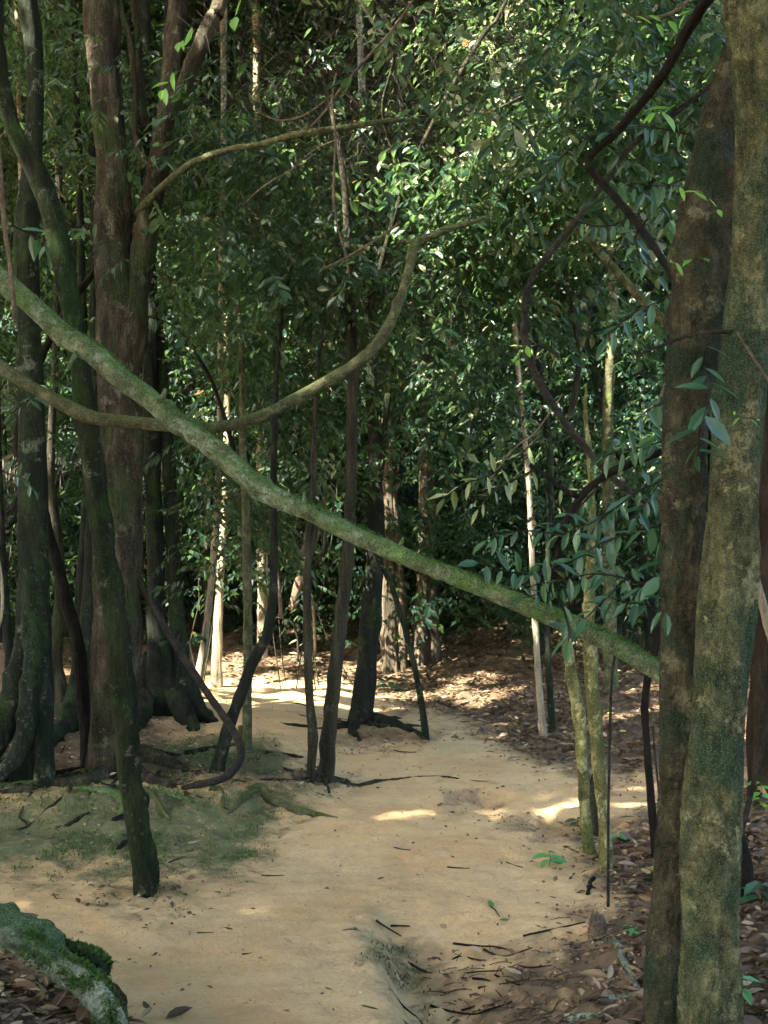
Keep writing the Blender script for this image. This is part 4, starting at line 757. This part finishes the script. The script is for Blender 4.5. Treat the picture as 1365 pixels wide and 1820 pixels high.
def plant(label, x, y, n, leaf, hgt, m='lime', k=0):
    g = gh(x, y); z = float(height(g[0], g[1])); root = empty('seedling', (g[0], g[1], z), label, 'seedling')
    obj_tube('stem', [np.array([[g[0], g[1], z - .01, .003], [g[0] + .01, g[1], z + hgt * .6, .0025], [g[0], g[1], z + hgt, .002]])], B['green'], root, sides=6, step=.02)
    a = np.arange(n) * 2.39 + k; b = np.tile([[g[0], g[1], z + hgt]], (n, 1)) - np.array([[0, 0, 1]]) * (np.arange(n)[:, None] * hgt * .12)
    d_ = np.stack([np.cos(a), np.sin(a) * .8, 0 * a - .1], -1); LL = leaf * rng.uniform(.8, 1.15, n)
    foliage('leaves', [(b, d_, np.tile([[0, -.3, 1.]], (n, 1)) + rng.normal(0, .2, (n, 3)), LL, LL * .42, np.clip(rng.normal(.3, .2, n), 0, 1))], LF[m], root, fine=True)
SEED = leafmat('leaf_seedling', [(0, (.05, .17, .05)), (.5, (.08, .24, .07)), (1, (.12, .30, .09))], rough=.4, trans=.35); LF['seed'] = SEED
for a in [('flat green seedling at the edge of the sand left of the lichened stems', 975, 1540, 6, .10, .07, 'seed', 1), ('bright green seedling at the bottom right corner', 1318, 1815, 5, .085, .14, 'seed', 0),
          ('small seedling on the bank left of the twin trunk foot', 1125, 1665, 5, .06, .04, 'seed', 2), ('leafy green seedling at the right edge in the litter', 1352, 1440, 9, .10, .16, 'lime', 3), ('dark seedling at the right edge below the black stump', 1352, 1610, 7, .12, .1, 'near', 4),
          ('round-leaved seedling between the lichened tree and the black stem', 1100, 1500, 4, .09, .06, 'seed', 5), ('low seedling at the foot of the dark tree on the left', 145, 1290, 6, .10, .09, 'near', 6), ('seedling behind the lichened stems', 1025, 1470, 5, .08, .05, 'near', 7),
          ('single-leaf seedling by the wand-thin sapling', 1072, 1345, 3, .09, .12, 'seed', 8), ('dark fern-like seedling right of the central tree', 690, 1228, 9, .2, .12, 'near', 9)]: plant(*a)

# ------------------------------------------------------------------ lower left log, roots, wall, thatch
lg = empty('lichen_log', gpath([(100, 1720, 10)])[0, :3], 'pale lichen-covered log on the leaf mound in the lower left corner', 'log')
lp = np.array([[*P(x, y, d_), w_ / 2 * d_ / FPX] for x, y, w_, d_ in [(-120, 1596, 56, 4.35), (-30, 1636, 58, 4.25), (30, 1664, 56, 4.15), (90, 1702, 50, 4.05), (140, 1738, 48, 3.95), (178, 1772, 50, 3.85), (196, 1812, 48, 3.75), (204, 1870, 46, 3.65)]])
obj_tube('stem', [lp], B['lichlog'], lg, sides=80, step=.012, wob=.09, knots=30, seed=2, grain=.05)
obj_tube('loose_bark', [np.array([[*P(x, y, d_), w_ / 2 * d_ / FPX] for x, y, w_, d_ in [(203, 1752, 8, 3.84), (210, 1775, 20, 3.8), (214, 1805, 22, 3.74), (212, 1840, 14, 3.68)]])], B['rough'], lg, sides=12, step=.02, wob=.18)
tufts(lg, lp, 14000, .016, 1.3, .2, 3)
mk = empty('mossy_clod', gpath([(150, 1700, 10)])[0, :3], 'dark green mossy root lump just behind the lichen log', 'root')
obj_tube('lump', [np.array([[*P(x, y, d_), w_ / 2 * d_ / FPX] for x, y, w_, d_ in [(90, 1668, 18, 4.25), (112, 1690, 26, 4.2), (140, 1702, 32, 4.15), (168, 1712, 34, 4.1), (184, 1726, 24, 4.05)]])], bark('deep_moss', (.012, .018, .010), (.022, .032, .016), (.04, .055, .028), .7, (.014, .034, .012), .1, stretch=1), mk, sides=70, step=.008, wob=.12, knots=24, grain=.12)
tufts(mk, np.array([[*P(x, y, d_), w_ / 2 * d_ / FPX] for x, y, w_, d_ in [(90, 1668, 18, 4.25), (112, 1690, 26, 4.2), (140, 1702, 32, 4.15), (168, 1712, 34, 4.1), (184, 1726, 24, 4.05)]]), 5000, .020, 2.0, -.2, 5)
obj_tube('knob', [np.array([[*P(x, y, d_), w_ / 2 * d_ / FPX] for x, y, w_, d_ in [(84, 1690, 12, 4.25), (90, 1672, 18, 4.25), (100, 1670, 20, 4.25), (106, 1674, 12, 4.25)]])], B['moss'], mk, sides=12, step=.01, wob=.1)
RT = [('snaking bare root crossing from the moss onto the sand', [(440, 1408, 14), (462, 1405, 20), (480, 1425, 20), (510, 1440, 18), (545, 1448, 14), (575, 1452, 9), (600, 1454, 4)]),
      ('short root arch left of the snaking bare root', [(372, 1406, 9), (392, 1408, 12), (396, 1425, 10), (396, 1440, 5)]),
      ('forked end of the snaking root pointing back left', [(455, 1408, 14), (435, 1420, 12), (420, 1435, 8), (405, 1450, 4)]),
      ('moss-covered root behind the slim leaning tree', [(140, 1404, 10), (175, 1408, 16), (205, 1418, 16), (220, 1432, 14), (216, 1450, 8)]),
      ('knobbly root right of the slim leaning tree', [(245, 1405, 10), (268, 1412, 14), (282, 1432, 13), (292, 1448, 10), (303, 1460, 5)]),
      ('thin wandering root on the moss behind the slim tree', [(280, 1412, 8), (310, 1416, 9), (335, 1425, 8), (350, 1440, 6), (370, 1448, 3)]),
      ('low root at the far left under the buttressed tree', [(-40, 1405, 12), (20, 1398, 13), (70, 1392, 12), (120, 1386, 10), (170, 1380, 8)]),
      ('broken root piece lying on the sand left of the slim tree', [(98, 1475, 5), (120, 1470, 9), (140, 1460, 10), (160, 1448, 6)]),
      ('short stubby root on the bare patch behind the slim tree', [(190, 1475, 8), (205, 1462, 12), (218, 1452, 8)]),
      ('root end pointing at the slim leaning tree', [(210, 1512, 10), (220, 1500, 9), (235, 1492, 6)]),
      ('pair of dark roots crossing the dim ground by the mound tree', [(330, 1340, 10), (370, 1335, 14), (410, 1328, 10), (440, 1322, 6)]),
      ('dark root running right from the mound tree', [(250, 1330, 12), (290, 1345, 16), (330, 1350, 12), (360, 1358, 6)]),
      ('thin dark root trailing right behind the stubbed stem', [(470, 1340, 8), (510, 1344, 8), (540, 1348, 5)]),
      ('grey root knuckled over the bank left of the twin trunk', [(1092, 1672, 12), (1100, 1690, 17), (1110, 1715, 16), (1122, 1740, 15), (1138, 1765, 12)]),
      ('pale root running level into the foot of the twin trunk', [(1078, 1768, 10), (1092, 1778, 16), (1120, 1774, 15), (1150, 1772, 14), (1180, 1774, 12)]),
      ('grey root in the bottom right foreground', [(1010, 1822, 14), (1050, 1810, 16), (1090, 1808, 12), (1130, 1800, 8)]),
      ('dark root behind the twin trunk foot', [(1130, 1590, 10), (1150, 1570, 18), (1170, 1556, 18)]),
      ('root lifting from the litter near the thin sapling', [(1045, 1590, 8), (1050, 1570, 10), (1060, 1560, 8), (1075, 1570, 5)])]
for i, (lab, pts) in enumerate(RT):
    p0 = gpath([(x, y, w_ * .85) for x, y, w_ in pts], .4); e = empty('tree_root', p0[0, :3], lab, 'root'); obj_tube('root', [p0], B['lichlog'] if i in (13, 14, 15) else (B['green'] if i in (0, 1, 2, 4) else B['moss'] if i in (3, 5, 6) else B['dark']), e, sides=12, step=.02, wob=.1, knots=8, seed=i)
# low earth wall and thatch at the left edge
def box(name, lo, hi, m, parent, seg=10, jit=.01):
    import bmesh
    bm = bmesh.new(); bmesh.ops.create_cube(bm, size=1)
    for v in bm.verts: v.co = Vector([(lo[i] + hi[i]) / 2 + v.co[i] * (hi[i] - lo[i]) for i in range(3)])
    bmesh.ops.subdivide_edges(bm, edges=bm.edges, cuts=seg, use_grid_fill=True)
    for v in bm.verts: v.co += Vector(rng.normal(0, jit, 3))
    me = bpy.data.meshes.new(name); bm.to_mesh(me); bm.free()
    for p in me.polygons: p.use_smooth = True
    return link(name, me, m, parent)
m, t, out = mat('dried_mud'); n_ = N(t); a_ = n_.noise(n_.map((1, 1, 1)), 6, 8, .7)
n_.l(n_.bsdf(n_.ramp(a_, [(.3, (.09, .055, .035)), (.7, (.19, .12, .075))]), .9, n_.bump(a_, .6, .05)), out.inputs[0])
p0 = P(36, 1235, 12.0); w0 = empty('low_earth_wall', (p0[0] - 1.2, 12.0, height(p0[0], 12)), 'low brown earth wall at the left edge behind the straight dark stem', 'wall')
wz = P(36, 1146, 12.0)[2]; box('wall', (p0[0] - 2.6, 12.0, -.1), (p0[0], 12.22, wz - .03), m, w0); box('coping', (p0[0] - 2.63, 11.97, wz - .028), (p0[0] + .02, 12.25, wz), m, w0, 6, .004)
th = empty('thatched_shelter', (*P(-30, 1200, 10.6)[:2], 0), 'dark thatched shelter roof peeking in at the left edge', 'shelter')
c0 = P(36, 940, 10.4); c1 = P(-60, 855, 10.4)
k = 900; q = rng.random(k); rz = rng.random(k); x_ = c0[0] - 3.2 + 3.2 * q; y_ = 10.1 + 2.6 * rz
b_ = np.stack([x_, y_, c0[2] + .02 + rz * .5 * 2.0 + rng.normal(0, .02, k)], -1); b_[:, 2] = np.minimum(b_[:, 2], c0[2] + .9)
m, t, out = mat('old_thatch'); n_ = N(t); n_.l(n_.bsdf(n_.ramp(n_.attr('tint'), [(0, (.03, .025, .018)), (.6, (.09, .08, .06)), (1, (.20, .18, .15))]), .9), out.inputs[0])
d_ = np.stack([rng.normal(0, .25, k), -1 + rng.normal(0, .1, k), -.75 + rng.normal(0, .15, k)], -1)
V, Fs, tt = leaf_arrays(b_, d_, np.tile([[0, -.6, .8]], (k, 1)), rng.uniform(.4, .7, k), np.full(k, .02), rng.random(k))
link('thatch', npmesh(V, Fs, False, {'tint': ('FACE', tt)}), m, th)
rf = [np.array([[c0[0] - 3.2, 10.1, c0[2] - .05, .03], [c0[0], 10.1, c0[2] - .05, .03]]), np.array([[c0[0] - 3.2, 12.7, c0[2] + .8, .03], [c0[0], 12.7, c0[2] + .8, .03]])]
for pth in rf: obj_tube('beam', [pth], B['dark'], th, sides=8)
for i in range(4):
    x_ = c0[0] - 3.0 + i * .98; obj_tube('rafter', [np.array([[x_, 10.0, c0[2] - .06, .025], [x_, 12.75, c0[2] + .82, .025]])], B['dark'], th, sides=8)
for x_, y_, z_ in ((c0[0] - .5, 10.15, c0[2]), (c0[0] - 3, 10.15, c0[2]), (c0[0] - .5, 12.7, c0[2] + .8), (c0[0] - 3, 12.7, c0[2] + .8)):
    obj_tube('post', [np.array([[x_, y_, -.1, .05], [x_, y_, z_, .045]])], B['dark'], th, sides=10)

# ------------------------------------------------------------------ litter and debris
def scatter(n, test, lo, hi, leaf, m=None):
    out = []
    while n > 0:
        k = n * 3; x = rng.uniform(lo[0], hi[0], k); y = lo[1] * (hi[1] / lo[1]) ** rng.random(k); px, py = topx(np.stack([x, y, height(x, y)], -1))
        s = test(px, py, y) > rng.random(k); out.append(np.stack([x[s], y[s]], -1)[:n]); n -= s.sum()
    xy = np.concatenate(out); k = len(xy); z = height(xy[:, 0], xy[:, 1]) + rng.random(k) ** 2 * .03 + .006
    a = rng.uniform(0, 6.28, k); d = np.stack([np.cos(a), np.sin(a), rng.normal(.1, .25, k)], -1); LL = leaf * rng.uniform(.5, 1.25, k)
    nn = np.array([0, 0, 1.]) + rng.normal(0, .45, (k, 3))
    return (np.concatenate([xy, z[:, None]], 1), d, nn, LL, LL * rng.uniform(.3, .5, k), np.clip(rng.beta(1.1, 1.4, k), 0, .99))
def lt(px, py, y): return mask(px, py, LIT, 45) ** 1.5 * np.clip(sines(px * .5, py, .05, .3, 6, 2) * .35 + .75, 0, 1) ** 1.5
A1 = scatter(15000, lt, (-4, 3.0), (6, 9), .06); A0 = scatter(6500, lt, (-3, 3.0), (4, 8), .10); A2 = scatter(34000, lt, (-8, 9), (9, 20), .085)
A3 = scatter(1800, lambda a, b, y: mask(a, b, SOIL, 30) * .9, (-3, 3.0), (2, 13), .05)
tag(foliage('leaf_litter', [A0, A1, A2], LF['dead'], fine=True), kind='stuff')
sel_ = [v[0].location for v in TREES.values() if v[0].location.y < 12]
bx = np.concatenate([np.array([[l.x, l.y]]) + (lambda a, r: np.stack([np.cos(a) * r, np.sin(a) * r], -1))(rng.uniform(0, 6.28, 34), rng.uniform(.06, .42, 34)) for l in sel_]); k = len(bx); a_ = rng.uniform(0, 6.28, k); L_ = rng.uniform(.02, .065, k)
A5 = (np.concatenate([bx, (height(bx[:, 0], bx[:, 1]) + .01)[:, None]], 1), np.stack([np.cos(a_), np.sin(a_), rng.normal(.1, .3, k)], -1), rng.normal(0, .5, (k, 3)) + [0, 0, 1], L_, L_ * .42, np.clip(rng.beta(1.1, 1.6, k), 0, .95))
A6 = scatter(1500, lambda a, b, y: (poly_sd(a, b, [(-300, 1655), (0, 1700), (90, 1745), (150, 1800), (170, 1880), (-300, 1880)]) > 0) * 1.0, (-2.2, 2.8), (-.6, 4.6), .06)
A4 = scatter(2600, lambda a, b, y: mask(a, b, SOIL + LIT, 150) * .35 + .02, (-3, 3.0), (2, 12), .028)
tag(foliage('soil_debris', [A3, A4, A5, A6], LF['dead']), kind='stuff')
mt = scatter(16000, lambda a, b, y: mask(a, b, MOSS, 30) ** 3 * np.clip(.25 + .6 * sines(a * .7, b * 1.6, .03, .2, 7, 14), 0, 1), (-4, 1.2), (3.5, 10.5), .016)
mt = (mt[0] - np.array([0, 0, .006]), np.stack([mt[1][:, 0] * .5, mt[1][:, 1] * .5, np.abs(mt[1][:, 2]) + .8], -1), *mt[2:])
tag(foliage('ground_moss', [mt], leafmat('moss_tuft', [(0, (.016, .034, .010)), (.5, (.035, .065, .018)), (1, (.085, .11, .035))], rough=.8, spec=.1)), kind='stuff')
# crumbs of earth, bark and tiny twigs
def crumbs(n, test, lo, hi, s0, s1):
    out = []
    while n > 0:
        k = n * 3; x = rng.uniform(lo[0], hi[0], k); y = lo[1] * (hi[1] / lo[1]) ** rng.random(k); px, py = topx(np.stack([x, y, height(x, y)], -1))
        s = test(px, py) > rng.random(k); out.append(np.stack([x[s], y[s]], -1)[:n]); n -= s.sum()
    xy = np.concatenate(out); k = len(xy); sz = s0 * (s1 / s0) ** rng.random(k); z = height(xy[:, 0], xy[:, 1]) + sz * .2
    T = np.array([(1, 0, 0), (0, 1, 0), (-1, 0, 0), (0, -1, 0), (0, 0, .8), (0, 0, -.6)])
    V = T[None] * sz[:, None, None] * rng.uniform(.5, 1.5, (k, 6, 1)); a = rng.uniform(0, 6.28, k); ca, sa = np.cos(a)[:, None], np.sin(a)[:, None]
    V[..., 0] *= rng.uniform(.6, 2.2, (k, 1))
    V = np.stack([V[..., 0] * ca - V[..., 1] * sa, V[..., 0] * sa + V[..., 1] * ca, V[..., 2]], -1) + np.concatenate([xy, z[:, None]], 1)[:, None]
    F = np.array([(0, 1, 4), (1, 2, 4), (2, 3, 4), (3, 0, 4), (1, 0, 5), (2, 1, 5), (3, 2, 5), (0, 3, 5)])[None] + (np.arange(k) * 6)[:, None, None]
    tt = np.repeat(rng.random(k), 8); return npmesh(V.reshape(-1, 3), F.reshape(-1, 3), False, {'tint': ('FACE', tt)})
m, t, out = mat('crumbs'); n_ = N(t); n_.l(n_.bsdf(n_.ramp(n_.attr('tint'), [(0, (.04, .025, .015)), (.6, (.16, .10, .055)), (1, (.40, .28, .16))]), .9), out.inputs[0])
tag(link('earth_crumbs', crumbs(20000, lambda a, b: .06 * np.clip(sines(a * .6, b * 1.2, .01, .08, 6, 8), 0, 2) ** 2 + .9 * mask(a, b, SOIL + LIT, 40), (-3, 3.0), (3, 14), .0025, .012), m), kind='stuff')
for x, y, dz, L_, tn_, lab in ((128, 1788, .10, .085, 1.0, 'yellow-green leaf lying by the cut end of the lichen log'), (70, 1758, .06, .10, .5, 'large red-brown leaf in the middle of the litter under the lichen log'), (20, 1768, .05, .11, .62, 'large tan-brown leaf at the left edge under the lichen log'), (100, 1800, .06, .09, .3, 'dark brown leaf lowest under the lichen log')):
    g = gh(x, y); V, Fs, tt = leaf_arrays(np.array([[0, 0, 0.]]), np.array([[.9, -.3, .1]]), np.array([[.1, -.5, 1.]]), np.array([L_]), np.array([L_ * .4]), np.array([tn_]), fine=True, curl=.1)
    o = link('fallen_leaf', npmesh(V, Fs, True, {'tint': ('FACE', tt)}), LF['lime'] if tn_ == 1 else LF['dead']); o.location = (g[0], g[1], float(height(g[0], g[1])) + .035); tag(o, lab, 'leaf')
# fallen leaves and twigs one can count on the sand
spots = [(40, 1532, 'green'), (90, 1594, 'dry'), (330, 1503, 'tan'), (565, 1727, 'white'), (760, 1547, 'white'), (250, 1655, 'dark'), (630, 1653, 'dark'), (670, 1568, 'dark'), (875, 1618, 'green'), (735, 1703, 'pale'), (100, 1502, 'orange'), (540, 1495, 'pale'), (415, 1658, 'dark'), (520, 1682, 'pale'), (905, 1640, 'green'), (990, 1600, 'dark'), (1000, 1648, 'dark'), (820, 1362, 'dark'), (700, 1510, 'pale'), (265, 1800, 'dry'), (30, 1360, 'tan'), (600, 1560, 'dark'), (380, 1590, 'dark'), (860, 1700, 'pale'), (930, 1740, 'pale'), (350, 1310, 'pale')]
tn = {'green': .3, 'dry': .3, 'tan': .9, 'white': .95, 'dark': .05, 'pale': .95, 'orange': .65}
desc = {'green': 'green fallen leaf', 'dry': 'curled dry brown leaf', 'tan': 'flat tan leaf', 'white': 'small whitish leaf scrap', 'dark': 'small dark leaf scrap', 'pale': 'pale narrow leaf', 'orange': 'orange leaf'}
for i, (x, y, kd) in enumerate(spots):
    g = gh(x, y); a = rng.uniform(0, 6.28); LL = np.array([.07 if kd not in ('white', 'dark') else .04]) * rng.uniform(.8, 1.3)
    V, Fs, tt = leaf_arrays(np.array([[0, 0, .004]]), np.array([[math.cos(a), math.sin(a), .12]]), np.array([[.1, -.1, 1.]]), LL, LL * .4, np.array([tn[kd]]), fine=True, curl=-.1)
    o = link('fallen_leaf', npmesh(V, Fs, True, {'tint': ('FACE', tt)}), LF['seed'] if kd == 'green' else LF['dead']); o.location = (g[0], g[1], float(height(g[0], g[1])) + .006)
    tag(o, desc[kd] + ' lying on the sandy path', 'leaf', 'fallen leaves on the path: ' + kd)
TWG = [[(730, 1715), (760, 1735), (800, 1738), (850, 1730), (890, 1728)], [(775, 1728), (800, 1712), (815, 1705), (850, 1708), (868, 1714)], [(720, 1712), (745, 1728), (780, 1740), (830, 1742)], [(806, 1682), (840, 1686), (880, 1688), (905, 1690)], [(860, 1690), (880, 1700), (900, 1702), (930, 1694), (945, 1688)],
       [(690, 1758), (715, 1790), (740, 1812), (760, 1835)], [(765, 1790), (800, 1800), (845, 1808), (880, 1795), (910, 1785)], [(820, 1800), (850, 1792), (880, 1790)], [(668, 1640), (690, 1655), (715, 1668)], [(695, 1650), (712, 1650), (728, 1652)], [(930, 1665), (980, 1655), (1040, 1643)], [(840, 1742), (865, 1748), (890, 1754)],
       [(850, 1760), (900, 1752), (940, 1742)], [(900, 1715), (940, 1722), (980, 1718)], [(880, 1735), (900, 1745), (935, 1760)], [(1000, 1760), (1010, 1775), (1022, 1790)], [(610, 1655), (625, 1652), (640, 1656)], [(350, 1660), (365, 1659), (380, 1660)], [(900, 1535), (915, 1540), (930, 1543)], [(795, 1543), (815, 1545), (835, 1546)], [(700, 1508), (715, 1511), (730, 1512)],
       [(465, 1557), (485, 1558), (505, 1557)], [(430, 1700), (445, 1697), (455, 1692)], [(215, 1830), (225, 1820), (232, 1812)], [(20, 1628), (50, 1640), (75, 1650)], [(870, 1610), (880, 1620), (888, 1630)], [(95, 1590), (100, 1598), (112, 1598)], [(300, 1535), (315, 1528), (330, 1524)], [(1020, 1690), (1060, 1675), (1100, 1655)], [(960, 1690), (985, 1680), (1010, 1665)], [(700, 1335), (720, 1338), (740, 1338)], [(870, 1755), (890, 1775), (905, 1800)]]
for i, q in enumerate(TWG):
    p_ = gpath([(x, y, 4.5 if i < 15 else 2.6) for x, y in q], .8); p_[:, 3] *= np.linspace(1, .5, len(p_))
    zone = 'in the tangle of the little gully' if i < 16 else 'lying on the bare sandy path'
    o = obj_tube('fallen_twig', [p_], B['black'] if i % 4 else B['vine'], None, sides=6, step=.02, wob=.12, seed=i)
    tag(o, 'thin dark twig ' + zone, 'twig', 'fallen twigs ' + zone)
# bank twigs too many to count
parts = []
for i in range(240):
    x, y = rng.uniform(760, 1160), rng.uniform(1600, 1830)
    if mask(np.array([x]), np.array([y]), SOIL, 20)[0] < rng.random(): continue
    g = gh(x, y); a = rng.uniform(0, 6.28); L_ = rng.uniform(.02, .11); e = g + np.array([math.cos(a), math.sin(a), 0]) * L_
    parts.append(tube_arrays(np.array([[g[0], g[1], height(g[0], g[1]) + .006, .0018], [*(g + e)[:2] / 2, height(*((g + e)[:2] / 2)) + .012, .0016], [e[0], e[1], height(e[0], e[1]) + .006, .001]]), sides=4, step=.04, wob=.1, cap=False))
V, Fs = join(parts); tag(link('twig_litter', npmesh(V, Fs), B['vine']), kind='stuff')
